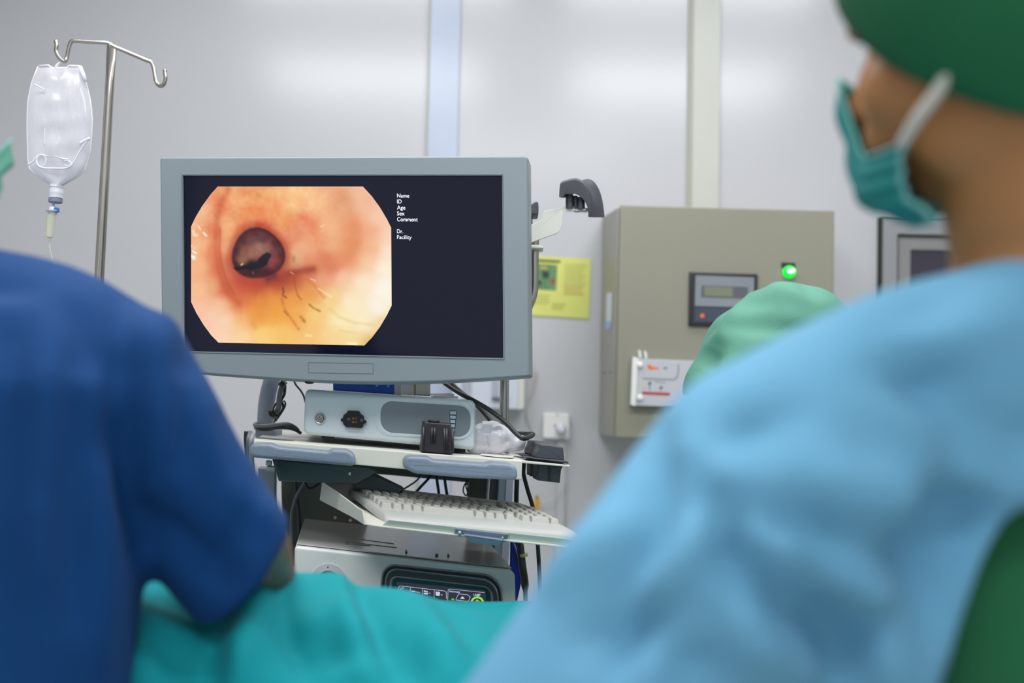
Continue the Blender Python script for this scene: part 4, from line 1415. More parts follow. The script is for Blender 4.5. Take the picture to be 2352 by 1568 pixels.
cs = MB().slab(ppv, sock, 0.006, bevel=0.0015, off=0.006).build('connector_socket', M('socket black', (22, 23, 30), rough=0.4), vp, label='black connector socket with gold contacts')
MB().slab(ppv, round_poly([cz(1365, 545), cz(1590, 558), cz(1592, 660), cz(1365, 645)], 6, 4), 0.001, off=0.0066).build('socket_well', M('socket well', (6, 6, 9), rough=0.7), cs)
MB().slab(ppv, [cz(1398, 575), cz(1438, 578), cz(1436, 616), cz(1396, 612)], 0.001, off=0.0074).build('guide_pin', m_charcoal, cs)
MB().slab(ppv, [cz(1572, 585), cz(1608, 588), cz(1606, 632), cz(1570, 628)], 0.001, off=0.0074).build('guide_pin', m_charcoal, cs)
gp = MB()
for r_ in range(4):
    for c_ in range(4):
        y = (572, 588, 618, 636)[r_]
        x = 1462 + c_ * 18
        gp.slab(ppv, [cz(x, y), cz(x + 8, y + .5), cz(x + 8, y + 9), cz(x, y + 8.5)], 0.001, off=0.008)
gp.build('contact_pins', m_gold, cs)
gx = lambda t: (1033 + 2.4 * t, 1049 - 4.8 * t)
for k in range(5):
    t0, t1 = k / 5 + 0.012, (k + 1) / 5 - 0.012
    y0, y1 = 942.5 + 49 * t0, 942.5 + 49 * t1
    a, b = gx(t0), gx(t1)
    q = round_poly([(a[0], y0), (a[1], y0 + .8), (b[1], y1 + .8), (b[0], y1)], [2 if k == 0 else .4, 2 if k == 0 else .4, .4, .4], 3)
    gs = MB().slab(ppv, q, 0.001, off=0.0012).build('gauge_segment', m_gauge, vp)
    q2 = [(x, y) for x, y in q]
    print_line(q2 + [q2[0]], 1.1, m_black, 'outline', ppv, gs, 0.0016)
for x0, x1, y0 in ((739, 768, 1001), (1040, 1070, 1026)):
    MB().slab(psh.shifted(0.075), [(x0, y0), (x1, y0 + 2.5), (x1 - 1, y0 + 13), (x0 + 1, y0 + 10.5)], 0.03, bevel=0.001).build('foot', m_black, vp)
MB().slab(psh.shifted(0.24), [(745, 990), (772, 992), (772, 1003), (745, 1001)], 0.03).build('foot', m_black, vp)
MB().slab(psh.shifted(0.24), [(1020, 1010), (1046, 1012), (1046, 1023), (1020, 1021)], 0.03).build('foot', m_black, vp)

# ------------------------------------------------------------------ things on the processor
m_bluebox = M('blue carton', (20, 84, 180), rough=0.45, var=0.06, scale=30)
m_bluedark = M('blue print', (10, 40, 100), rough=0.5)
m_carton = M('white carton', (206, 206, 204), rough=0.6, var=0.02)
m_cartonc = M('ivory carton', (208, 205, 188), rough=0.6, var=0.02)
pt = psh.shifted(0.16)
bb = thing('blue_carton', 'bright blue carton lying on top of the video processor', 'box', pt.hit(835, 903))
MB().slab(pt, [(765, 842), (906, 846), (905.5, 909), (765, 900)], 0.12, bevel=0.002).build('carton', m_bluebox, bb)
MB().slab(pt, [(905.5, 846), (923, 847), (922, 910), (905.5, 909)], 0.119, off=-0.001).build('end_flap', m_carton, bb)
for pts in (((811, 881), (828, 882.3)), ((832, 882.6), (856, 884))):
    print_line(list(pts), 2.2, m_bluedark, 'print_line', pt, bb, 0.0008)
for x, y in ((866, 885), (892, 886)):
    MB().slab(pt, circle_px(x, y, 3.4, 12), 0.0006, off=0.0009).build('print_mark', M('pale blue print', (110, 150, 220)), bb)
wc = thing('white_carton', 'small white carton on the video processor beside the blue carton', 'box', pt.hit(938, 907))
MB().slab(pt.shifted(-0.02), [(922, 850), (954, 851), (953, 908), (921.5, 906)], 0.06, bevel=0.001).build('carton', m_carton, wc)
MB().slab(pt.shifted(-0.02), [(949, 851), (954.3, 851.2), (953, 908), (951, 908)], 0.02, off=0.0006).build('flap_edge', M('tan edge', (176, 160, 110)), wc)
ic = thing('ivory_carton', 'small ivory carton on the video processor next to the white sachets', 'box', pt.hit(972, 909))
MB().slab(pt.shifted(-0.02), [(955, 850), (989, 852), (988.5, 910), (954, 908)], 0.06, bevel=0.001).build('carton', m_cartonc, ic)
MB().slab(pt.shifted(-0.02), [(958, 905), (986, 907), (986, 909), (958, 907)], 0.002, off=0.0008).build('flap_edge', M('tan edge', (176, 160, 110)), ic)
vtop = shelf_top.shifted(0)
for k, (pts, lab) in enumerate((([(991, 903), (1030, 902), (1044, 905), (1042, 910), (1010, 908), (991, 907)], 'upper of two flat white sachets lying on the video processor'),
                                ([(994, 909), (1020, 907), (1052, 910), (1053, 915), (1030, 914), (996, 913)], 'lower of two flat white sachets, lying at the edge of the video processor'))):
    sa = MB().slab(psh.shifted(0.10 - 0.03 * k), round_poly(pts, 1.5, 2), 0.05, bevel=0.0009).build('sachet', M('white sachet paper', (214, 214, 214), rough=0.55), None, base=psh.shifted(0.11).hit(1020, 912))
    tag(sa, lab, 'sachet', 'white sachets on the processor')

# ------------------------------------------------------------------ things on the shelf
m_soft = M('dark brown black plastic', (46, 43, 47), rough=0.42, var=0.08, scale=30)
pbx = psh.shifted(0.004)
dz = lambda x, y: (920 + x / 5.6, 860 + y / 5.6)
db = thing('plastic_holder', 'small black tapered plastic holder standing on the shelf before the processor', 'holder', pbx.hit(1005, 1041))
hb = MB()
fr_ = round_poly([dz(305, 608), dz(652, 632), dz(683, 1023), dz(265, 991)], 0)
hb.slab(pbx, fr_, 0.055, bevel=0.003)
dbo = hb.build('holder_body', m_soft, db)
rb_ = MB()
for xs in ((300, 668, 285, 985), (408, 680, 400, 870), (440, 680, 440, 870), (565, 690, 575, 985), (596, 690, 600, 990), (665, 700, 675, 1000)):
    rb_.tube([pbx.hit(*dz(xs[0], xs[1]), 0.001), pbx.hit(*dz(xs[2], xs[3]), 0.001)], 0.0022, 8)
rb_.build('raised_ribs', m_soft, db, smooth=180)
MB().tube([pbx.hit(*dz(340, 597), -0.01), pbx.hit(*dz(485, 604), -0.01)], 0.0022, 8).build('wire_clip', m_black, db, smooth=180)

m_poly = M_film('milky plastic film', (240, 240, 248), 0.5, 0.95, rough=0.1)
pbg = psh.shifted(0.075)
bagc = pbg.hit(1150, 1006) + DEPTH * 0.03
pbb = MB()
pbb.ell(pbg.hit(1152, 1012) + DEPTH * .03, 0.040, 0.035, 0.024)
pbb.ell(pbg.hit(1140, 1000) + DEPTH * .03, 0.026, 0.026, 0.023)
pbb.ell(pbg.hit(1102, 1014) + DEPTH * .03, 0.020, 0.025, 0.030)
pbb.ell(pbg.hit(1184, 1018) + DEPTH * .03, 0.020, 0.022, 0.017)
me = remesh(pbb, 0.0035, 3)
rs_ = random.Random(3)
fl_ = []
for k in range(70):
    A = bagc + V((rs_.uniform(-.05, .05), rs_.uniform(-.05, .02), rs_.uniform(-.03, .03)))
    Bq = A + V((rs_.uniform(-.03, .03), rs_.uniform(-.02, .02), rs_.uniform(-.025, .025)))
    fl_.append((A, Bq, rs_.uniform(.004, .009), rs_.choice((-1, 1)) * rs_.uniform(.004, .009)))
zmin = shelf_top.p


def flatten(co, no):
    h = (co - np.array(shelf_top.p)) @ np.array(shn)
    add = np.where(h < 0.0012, 0.0012 - h, 0)
    return co + add[:, None] * np.array(shn)


displace(me, fl_, nz=0.004, nscale=42, fn=flatten)
rebase(me, bagc)
pbo = finish('plastic_bag', me, m_poly, None, smooth=28, b=bagc)
tag(pbo, 'crumpled clear white plastic bag on the shelf at the right of the processor', 'plastic bag')
ps2 = MB()
slip = [shelf_top.hit(x, y, 0.0015) for x, y in ((1103, 1047), (1112, 1041), (1166, 1046), (1180, 1050), (1178, 1053.5), (1146, 1052))]
ps2.loops([slip, [p + shn * 0.0012 for p in slip]])
tag(ps2.build('paper_slip', M('slip paper', (214, 212, 204), rough=0.6), None, base=slip[0]), 'small white paper slip lying on the shelf edge before the plastic bag', 'paper')

# charcoal holder in the plate at the shelf end
hd = thing('scope_holder', 'charcoal two lobed scope holder set into the plate at the shelf end', 'holder', psh.shifted(0.05).hit(1250, 1066))
ho = MB()


def lobe(pl, top, bot, depth, bev):
    ho.slab(pl, round_poly(top, 5, 4), depth, bevel=bev, backbevel=bev)


lobe(psh.shifted(0.085), [dz(1688, 858), dz(1800, 860), dz(1975, 885), dz(1990, 1050), dz(1648, 1035), dz(1652, 960), dz(1690, 915)], None, 0.05, 0.003)
lobe(psh.shifted(0.03), [dz(1785, 890), dz(1900, 898), dz(2095, 928), dz(2112, 1112), dz(1742, 1085), dz(1748, 1000), dz(1788, 950)], None, 0.05, 0.003)
ho.build('cup', m_charcoal, hd, smooth=45)
hf = MB()
hf.slab(psh.shifted(0.02), round_poly([dz(1605, 1072), dz(1700, 1072), dz(2130, 1108), dz(2162, 1122), dz(2162, 1150), dz(2130, 1142), dz(1640, 1086)], 1.0, 2), 0.06, bevel=0.001)
hf.slab(psh.shifted(0.09), round_poly([dz(1520, 1030), dz(1640, 1028), dz(1760, 1045), dz(1760, 1060), dz(1545, 1040)], 0.8, 2), 0.05, bevel=0.001)
hf.build('flange', m_charcoal, hd)
hl = MB()
hl.slab(psh.shifted(0.09), [dz(1674, 1140), dz(1800, 1150), dz(1800, 1322), dz(1676, 1308)], 0.04, bevel=0.002)
hl.slab(psh.shifted(0.035), round_poly([dz(1770, 1158), dz(2090, 1184), dz(2068, 1220), dz(2050, 1395), dz(1768, 1362)], 0), 0.05, bevel=0.002)
hl.slab(psh.shifted(0.03), [dz(1905, 1180), dz(1925, 1182), dz(1920, 1375), dz(1900, 1372)], 0.01, bevel=0.0015)
hl.build('cup_underside', m_darkgreen, hd)

# ------------------------------------------------------------------ light source unit
m_ls = M('light source enamel', (224, 226, 224), rough=0.36, var=0.02)
m_lstop = M('light source lid', (176, 176, 172), rough=0.24, var=0.02)
m_ringl = M('polished grey ring', (158, 158, 164), rough=0.25, metal=0.35)
m_ringd = M('dark ring', (46, 50, 54), rough=0.35)
m_teal = M('dark teal well', (36, 78, 80), rough=0.35)
m_scr2 = M('panel screen', (30, 32, 40), rough=0.15)
_b = m_scr2.node_tree.nodes['Principled BSDF']
_b.inputs['Emission Color'].default_value = (0.028, 0.031, 0.048, 1)
_b.inputs['Emission Strength'].default_value = 1.0
m_scrw = M('panel lettering', (214, 218, 236), emit=0.7)
m_lime = M('lime light', (150, 226, 74), emit=0.85)
m_limed = M('green light', (80, 200, 60), emit=0.8)
pls = Plane((677, 1254, 1.735), (1183, 1314, 1.68), (672, 1480, 1.735))
ls = thing('light_source', 'grey endoscopy light source with lit touch panel on the lower trolley deck', 'light source', pls.hit(930, 1500) + DEPTH * 0.15)
lo = round_poly([(677, 1254), (1183, 1311), (1189, 1530), (670, 1500)], [9, 14, 10, 8], 5)
MB().slab(pls, lo, 0.34, bevel=0.005, bsteps=5).build('housing', m_ls, ls, smooth=45)
# lid: the glossy top, its shade put into a darker grey
lt0 = [pls.hit(x, y) + DEPTH * 0.012 for x, y in ((680, 1252.5), (1178, 1309))]
lt1 = [p + DEPTH * 0.33 for p in lt0]
ltn = (lt0[1] - lt0[0]).cross(lt1[0] - lt0[0]).normalized()
ltn = ltn if ltn.z > 0 else -ltn
MB().loops([[lt0[0], lt0[1], lt1[1], lt1[0]], [p + ltn * 0.002 for p in (lt0[0], lt0[1], lt1[1], lt1[0])]]).build('lid', m_lstop, ls, bevel=0.001)
plt = Plane(lt0[0], lt0[1], lt1[0])
plt.n = ltn
mz = lambda x, y: (660 + x / 6.533, 1220 + y / 6.533)
vg = MB()
for x0, y0, x1, y1 in ((870, 205, 1250, 235), (880, 175, 1640, 262), (1110, 140, 1600, 205), (860, 120, 890, 215)):
    a, b = mz(x0, y0), mz(x1, y1)
    vg.tube([plt.hit(*a, 0.0022), plt.hit(*b, 0.0022)], 0.0008, 6)
vg.build('lid_groove', M('lid groove', (110, 112, 106), rough=0.4), ls, smooth=180)
bz = lambda x, y: (900 + x / 6.533, 1220 + y / 6.533)
for x, y, w__ in ((215, 330, 30), (672, 380, 46), (845, 386, 30)):
    MB().slab(plt, [bz(x - w__ / 2, y - 14), bz(x + w__ / 2, y - 11), bz(x + w__ / 2, y + 16), bz(x - w__ / 2, y + 12)], 0.002, off=0.0045, direction=-ltn).build('lid_latch', m_black, ls)


def rr(TL_, TR_, BR_, BL_, r):
    return round_poly([TL_, TR_, BR_, BL_], r, 9)


r0 = rr((880, 1292), (1149, 1320), (1170, 1500), (858, 1480), [30, 38, 20, 20])
r1 = rr((884, 1297), (1146, 1325), (1164, 1497), (864, 1477), [28, 36, 20, 20])
r2 = rr((888, 1302), (1142, 1331), (1158, 1493), (870, 1473), [26, 34, 20, 20])
r3 = rr((892, 1307), (1138, 1337), (1153, 1490), (876, 1470), [24, 32, 20, 20])
r4 = rr((897, 1320), (1131, 1347), (1142, 1485), (886, 1466), [18, 22, 18, 18])
r5 = rr((902, 1325), (1126, 1350), (1134, 1482), (893, 1463), [12, 16, 16, 16])
r6 = rr((912, 1335), (1115.5, 1356), (1119, 1476), (905, 1458), [2, 2, 2, 2])


def ring2(name, A, B, ha, hm, hb_, mat):
    a = [pls.hit(x, y, ha) for x, y in A]
    b = [pls.hit(x, y, hb_) for x, y in B]
    c = [(p + q) * 0.5 + pls.n * hm for p, q in zip(a, b)]
    return MB().loops([a, c, b], False, False).build(name, mat, ls, smooth=70)


tpn = MB().slab(pls, r0, 0.002, off=0.0012).build('touch_panel', m_ringd, ls)
tpn_parts = []
for nm, A, B, ha, hm, hb_, mat in (('outer_ring', r0, r1, .0014, .003, .0018, m_ringl), ('dark_ring', r1, r2, .0018, 0, .0018, m_ringd), ('inner_ring', r2, r3, .0018, .002, .001, m_ringl),
                                   ('well', r3, r4, .0016, 0, .0014, M('well grey', (74, 82, 84), rough=0.35)), ('bevel', r4, r5, .0016, .0014, .0012, M('well lip', (140, 144, 146), rough=0.35)), ('screen_surround', r5, r6, .0014, 0, .0014, m_teal)):
    a = [pls.hit(x, y, ha) for x, y in A]
    b = [pls.hit(x, y, hb_) for x, y in B]
    c = [(p + q) * 0.5 + pls.n * hm for p, q in zip(a, b)]
    MB().loops([a, c, b], False, False).build(nm, mat, tpn, smooth=70)
s6 = MB()
s6.slab(pls, r6, 0.0006, off=0.0016)
pscr = s6.build('panel_screen', m_scr2, tpn)


def pline(pts, w_, mat, name='panel_line'):
    return print_line([bz(*p) for p in pts], w_, mat, name, pls, tpn, 0.0022)


pline([(100, 1000), (105, 850), (112, 828), (130, 816), (280, 830), (460, 850), (640, 872), (790, 888), (812, 896), (822, 915), (824, 1010)], 0.9, m_scrw)
for x, y in ((282, 830), (461, 850), (640, 872)):
    pline([(x, y), (x - 2, y + 130)], 0.8, m_scrw)
pline([(843, 1040), (847, 890), (852, 868), (875, 860), (1396, 914)], 0.8, m_scrw)
pline([(965, 1008), (1000, 945), (1012, 933), (1135, 945), (1182, 980), (1152, 1044), (960, 1022)], 0.9, m_scrw)
pline([(950, 1060), (1160, 1080)], 0.8, m_scrw)
tri = MB()
tri.add([pls.hit(*bz(x, y), 0.0022) for x, y in ((1064, 968), (1100, 1010), (1028, 1003))], [(0, 1, 2)])
tri.build('up_arrow', m_scrw, tpn, smooth=0)
q = MB()
q.add([pls.hit(*bz(x, y), 0.0022) for x, y in ((900, 1000), (940, 1004), (938, 1028), (898, 1024))], [(0, 1, 2, 3)])
q.build('green_light', m_limed, tpn, smooth=0)
text('BRIGHTNESS', pls, *bz(868, 905), 3.4, m_scrw, tpn, 'panel_text', width=24, slope=0.1, off=0.0022, bold=0.02)
text('LAMP', pls, *bz(1231, 962), 5.2, m_scrw, tpn, 'panel_text', width=15.5, slope=0.07, off=0.0022, bold=0.015)
for body, x, y, w_ in (('Off', 735, 954, 5), ('Off', 555, 930, 5), ('Normal', 372, 912, 8)):
    text(body, pls, *bz(x, y), 2.6, m_scrw, tpn, 'panel_text', width=w_, slope=0.1, off=0.0022)
# little icons
ic_ = MB()
for x0, y0, x1, y1 in ((662, 898, 690, 928), (694, 902, 724, 932), (664, 930, 722, 958), (484, 880, 500, 905), (506, 884, 522, 910), (528, 888, 542, 912), (484, 916, 545, 936), (300, 884, 360, 900), (132, 852, 146, 868), (150, 836, 186, 848)):
    ic_.add([pls.hit(*bz(x, y), 0.0022) for x, y in ((x0, y0), (x1, y0 + (x1 - x0) * .1), (x1, y1 + (x1 - x0) * .1), (x0, y1))], [(0, 1, 2, 3)])
ic_.build('panel_icons', m_scrw, tpn, smooth=0)
cxl, cyl = 1285, 1071
lr = MB()
N = 40
for R1, R0_ in ((101, 74),):
    a = [pls.hit(*bz(cxl + R1 * math.cos(2 * math.pi * k / N), cyl + R1 * math.sin(2 * math.pi * k / N)), 0.0022) for k in range(N)]
    b = [pls.hit(*bz(cxl + R0_ * math.cos(2 * math.pi * k / N), cyl + R0_ * math.sin(2 * math.pi * k / N)), 0.0022) for k in range(N)]
    lr.loops([a, b], False, False)
lr.build('lamp_ring', m_lime, tpn, smooth=0, label='lime green lit ring')
sun = [bz(cxl + 28 * math.cos(2 * math.pi * k / 20), cyl + 28 * math.sin(2 * math.pi * k / 20)) for k in range(21)]
print_line(sun, 1.4, m_lime, 'lamp_symbol', pls, tpn, 0.0022)
for k in range(8):
    a = 2 * math.pi * k / 8 - math.pi / 2
    pline([(cxl + 36 * math.cos(a), cyl + 36 * math.sin(a)), (cxl + 50 * math.cos(a), cyl + 50 * math.sin(a))], 1.2, m_lime, 'lamp_ray')
pline([(cxl - 14, cyl - 32), (cxl - 14, cyl - 46), (cxl + 14, cyl - 46), (cxl + 14, cyl - 32)], 1.1, m_lime, 'lamp_symbol')
# round socket with its white collar on the left
dc = pls.hit(755, 1337)
dl = MB().lathe(dc, pls.n, [(0.0325, 0), (0.0320, 0.002), (0.0205, 0.004), (0.0195, 0.0025)], 40).build('scope_socket', M('pale collar', (192, 194, 196), rough=0.4), ls, smooth=40)
MB().lathe(dc, pls.n, [(0.0197, 0.001), (0.0197, 0.003), (0.017, 0.005), (0.0165, 0.0012), (0, 0.0012)], 36).build('socket_rim', m_black, dl, smooth=40)
MB().lathe(dc, pls.n, [(0.0150, 0.001), (0.0146, 0.0046), (0.012, 0.0050), (0.0115, 0.002), (0, 0.002)], 36).build('socket_core', m_ringl, dl, smooth=40)
print_line([(754.5, 1299.5), (754, 1305.5)], 2.4, m_black, 'index_mark', pls, dl, 0.0032)
# deck carrying the unit
zls = min(pls.hit(672, 1502).z, pls.hit(1188, 1530).z)
dkp = [pls.hit(662, 1503), pls.hit(1195, 1533), pls.hit(1195, 1545), pls.hit(662, 1515)]
MB().loops([dkp, [p + DEPTH * 0.42 for p in dkp]]).build('shelf', m_cream, cart, bevel=0.003)

# ------------------------------------------------------------------ cables and other hangings
kc = lambda x, y: (920 + x / 5.6, 860 + y / 5.6)
yK = 1.80
tube_thing('cable', 'thick black cable bending from behind the monitor over the processor corner to the shelf end', 'cable',
           [(1000, 862, 1.84), (1022, 880, 1.83), (1055, 902, 1.80), (1090, 921, 1.775), (1125, 942, 1.76), (1158, 967, 1.75), (1180, 990, 1.745), (1194, 1003, 1.74), (1202, 1007, 1.742), (1212, 1005, 1.76), (1223, 999, 1.79), (1222, 996, 1.80), (1208, 996, 1.82), (1172, 994, 1.84)], 0.0042, m_cable)
tube_thing('cable', 'second black cable, running behind the processor corner down into the plastic bag', 'cable',
           [(1020, 868, 1.95), (1038, 882, 1.94), (1062, 903, 1.93), (1095, 930, 1.92), (1118, 955, 1.91), (1135, 978, 1.90), (1140, 1000, 1.88)], 0.0046, M('brown black cable', (52, 50, 46), rough=0.45))
tube_thing('cable', 'thin dark green cable running from under the monitor to the processor', 'cable', [(674, 872, 1.96), (680, 884, 1.96), (690, 896, 1.96), (697, 908, 1.96), (702, 925, 1.96)], 0.0019, M('dark green cable', (36, 62, 44), rough=0.5))
tube_thing('cable', 'grey cable bundle hanging beside the monitor arm', 'cable', [(652, 880, yA - .03), (646, 892, yA - .03), (641, 915, yA - .03), (640, 935, yA - .03), (634, 948, yA - .02), (630, 962, yA - .02)], 0.0052, m_cableg)
tube_thing('cable', 'black cable looping beside the monitor arm', 'cable', [(655, 884, yA - .02), (653, 905, yA - .02), (646, 920, yA - .02), (651, 935, yA - .01), (640, 955, yA - .01), (632, 966, yA - .01)], 0.0028, m_cable)
tube_thing('cable', 'thin black cable loop standing out from the monitor arm', 'cable', [(640, 918, yA - .03), (632, 930, yA - .03), (628, 945, yA - .03), (640, 955, yA - .03), (654, 934, yA - .03), (655, 924, yA - .03), (651, 920, yA - .03)], 0.0017, m_cable)
cpl = thing('cable_connector', 'black cable connector clipped on the monitor arm', 'connector', at(622, 950, yA - .04))
MB().slab(frontal(yA - 0.045), round_poly([(615, 944), (622, 942), (627, 952), (627, 958), (618, 955)], 2), 0.012, bevel=0.002, direction=V((0, 1, 0))).build('body', m_cable, cpl)
MB().tube([at(645, 877, yA - .03), at(654, 885, yA - .03)], 0.0075, 12).build('strain_relief', m_cable, cpl)
tube_thing('cable', 'grey cable wound round the foot of the monitor arm', 'cable',
           [(632, 966, yA + .05), (600, 972, yA + .04), (586, 974, yA + .0), (590, 978, yA - .05), (612, 978, yA - .055), (640, 975, yA - .05), (660, 974, yA - .04), (674, 979, yA - .02), (684, 988, yA)], 0.0040, m_cableg)
tube_thing('cable', 'black cable wound round the foot of the monitor arm under the grey one', 'cable',
           [(632, 976, yA + .05), (600, 980, yA + .04), (587, 981, yA + .0), (591, 984, yA - .05), (612, 986, yA - .055), (640, 982, yA - .05), (664, 983, yA - .04), (678, 987, yA - .02), (690, 994, yA)], 0.0032, m_cable)
for (pts, mm, lab) in (([(566, 990, 1.82), (565, 1010, 1.82), (568, 1050, 1.82), (572, 1120, 1.82)], m_cable, 'black cable hanging outside the left end of the trolley shelf'),
                       ([(575, 992, 1.81), (571, 1010, 1.80), (573, 1050, 1.81), (577, 1120, 1.82)], m_cableg, 'grey cable hanging outside the left end of the trolley shelf, beside the black one'),
                       ([(582, 996, 1.79), (577, 1012, 1.78), (578, 1050, 1.79), (583, 1120, 1.80)], M('pale grey cable', (140, 144, 152), rough=0.45), 'pale grey cable hanging closest to the left end of the trolley shelf')):
    tube_thing('cable', lab, 'cable', pts, 0.0042, mm, group='cables at the end of the shelf')
GU = 'cables under the shelf'
for pts, r, lab in (([(975, 1078, 2.0), (960, 1100, 2.0), (945, 1112, 2.0), (925, 1124, 2.0)], .0018, 'thin black cable slanting under the shelf to the keyboard arm'),
                    ([(1000, 1078, 2.0), (985, 1098, 2.0), (968, 1116, 2.0), (950, 1136, 2.0)], .0028, 'black cable slanting under the shelf, thicker of the slanting pair'),
                    ([(1003, 1085, 2.0), (1004, 1105, 2.0), (1007, 1125, 2.0), (1010, 1150, 2.0)], .0030, 'black cable hanging straight under the shelf, farther from the column'),
                    ([(1021, 1085, 1.98), (1022, 1105, 1.98), (1025, 1125, 1.98), (1029, 1150, 1.98)], .0030, 'black cable hanging straight under the shelf, nearer the column')):
    tube_thing('cable', lab, 'cable', pts, r, M('black green cable', (22, 40, 28), rough=0.5), group=GU)
tube_thing('cable', 'small coil of thin black cable beside the column', 'cable', [(1073, 1105, 1.98), (1066, 1115, 1.98), (1064, 1128, 1.98), (1070, 1138, 1.98), (1074, 1130, 1.98), (1070, 1116, 1.98), (1073, 1108, 1.98), (1075, 1125, 1.98), (1074, 1150, 1.98)], .0014, m_cable)
tube_thing('cable', 'black cable hanging behind the right handle close to the column', 'cable', [(1187, 1090, 1.90), (1187, 1110, 1.90), (1186, 1140, 1.90), (1186, 1200, 1.92), (1188, 1300, 1.95)], .0046, M('black green cable', (22, 40, 28), rough=0.5))
tube_thing('cable', 'long black cable running down from the shelf end past the keyboard', 'cable', [(1204, 1060, 1.86), (1203, 1075, 1.86), (1203, 1090, 1.86), (1212, 1125, 1.86), (1224, 1165, 1.86), (1232, 1210, 1.86), (1237, 1280, 1.86), (1240, 1340, 1.86), (1244, 1500, 1.86)], .0038, M('black green cable', (22, 40, 28), rough=0.5))
tube_thing('cable', 'grey cable hanging down under the shelf beside the bare forearm', 'cable', [(702, 1106, 1.99), (694, 1118, 1.99), (683, 1135, 1.99), (674, 1160, 1.99), (669, 1190, 1.99), (668, 1260, 1.99)], .0030, m_cableg)
tube_thing('cable', 'black cable hanging under the shelf behind the grey one', 'cable', [(678, 1098, 2.03), (680, 1115, 2.03), (681, 1140, 2.03), (687, 1180, 2.03), (688, 1240, 2.03)], .0040, m_cable)
tube_thing('cable', 'short black cable loop drooping under the keyboard arm', 'cable', [(700, 1102, 1.95), (704, 1116, 1.95), (712, 1121, 1.95), (724, 1116, 1.95), (736, 1106, 1.95), (742, 1096, 1.95)], .0026, m_cable)
lc = thing('light_cable', 'black cable with a pale ring hanging beside the column above the blue cover', 'cable', at(1196, 1250, 1.83))
MB().tube(cr([at(1192, 1200, 1.84), at(1194, 1245, 1.83), at(1200, 1300, 1.82), at(1206, 1345, 1.82), at(1208, 1420, 1.82), at(1206, 1520, 1.84)], 5), [0.0056] * 6 + [0.0070] * 10 + [0.0042] * 10, 12).build('cable', m_cable, lc, smooth=180)
MB().tube([at(1201.5, 1271, 1.823), at(1202.5, 1278, 1.823)], 0.0084, 14).build('ring', M('pale olive ring', (176, 176, 130), rough=0.4), lc, smooth=50)
m_royal = M('royal blue plastic', (14, 44, 140), rough=0.3, var=0.1, scale=12)
bc = thing('blue_cover', 'royal blue plastic cover hanging at the column beside the light source', 'plastic cover', at(1188, 1300, 1.90))
pbc = frontal(1.88)
MB().slab(pbc, round_poly([(1172, 1240), (1180, 1246), (1190, 1275), (1202, 1314), (1199, 1330), (1188, 1380), (1176, 1440), (1168, 1440)], 3, 3), 0.02, bevel=0.002, direction=V((0, 1, 0))).build('cover', m_royal, bc)
MB().tube([pbc.hit(1181, 1250, 0.001), pbc.hit(1191, 1280, 0.001), pbc.hit(1201, 1314, 0.001)], 0.002, 8).build('welded_edge', M('bright blue edge', (50, 90, 200), rough=0.3), bc, smooth=180)
# ------------------------------------------------------------------ operating table and drape
m_drape = M('teal drape cloth', (0, 128, 136), rough=0.8, var=0.06, scale=5, bump=0.1, bscale=350, sheen=0.03, spec=0.2)
m_pad = M('table pad black', (40, 42, 46), rough=0.5)
tb = thing('operating_table', 'padded operating table under the teal drape', 'operating table', V((-0.2, 1.22, 0)))
MB().box((-0.22, 1.22, 0.63), 1.5, 0.52, 0.09).build('pad', m_pad, tb, bevel=0.02)
MB().box((-0.22, 1.22, 0.56), 1.4, 0.44, 0.05).build('table_frame', m_steel, tb, bevel=0.006)
MB().box((-0.22, 1.24, 0.30), 0.22, 0.24, 0.50).build('column', m_steel, tb, bevel=0.01)
MB().box((-0.22, 1.24, 0.03), 0.8, 0.42, 0.06).build('base', m_black, tb, bevel=0.02)


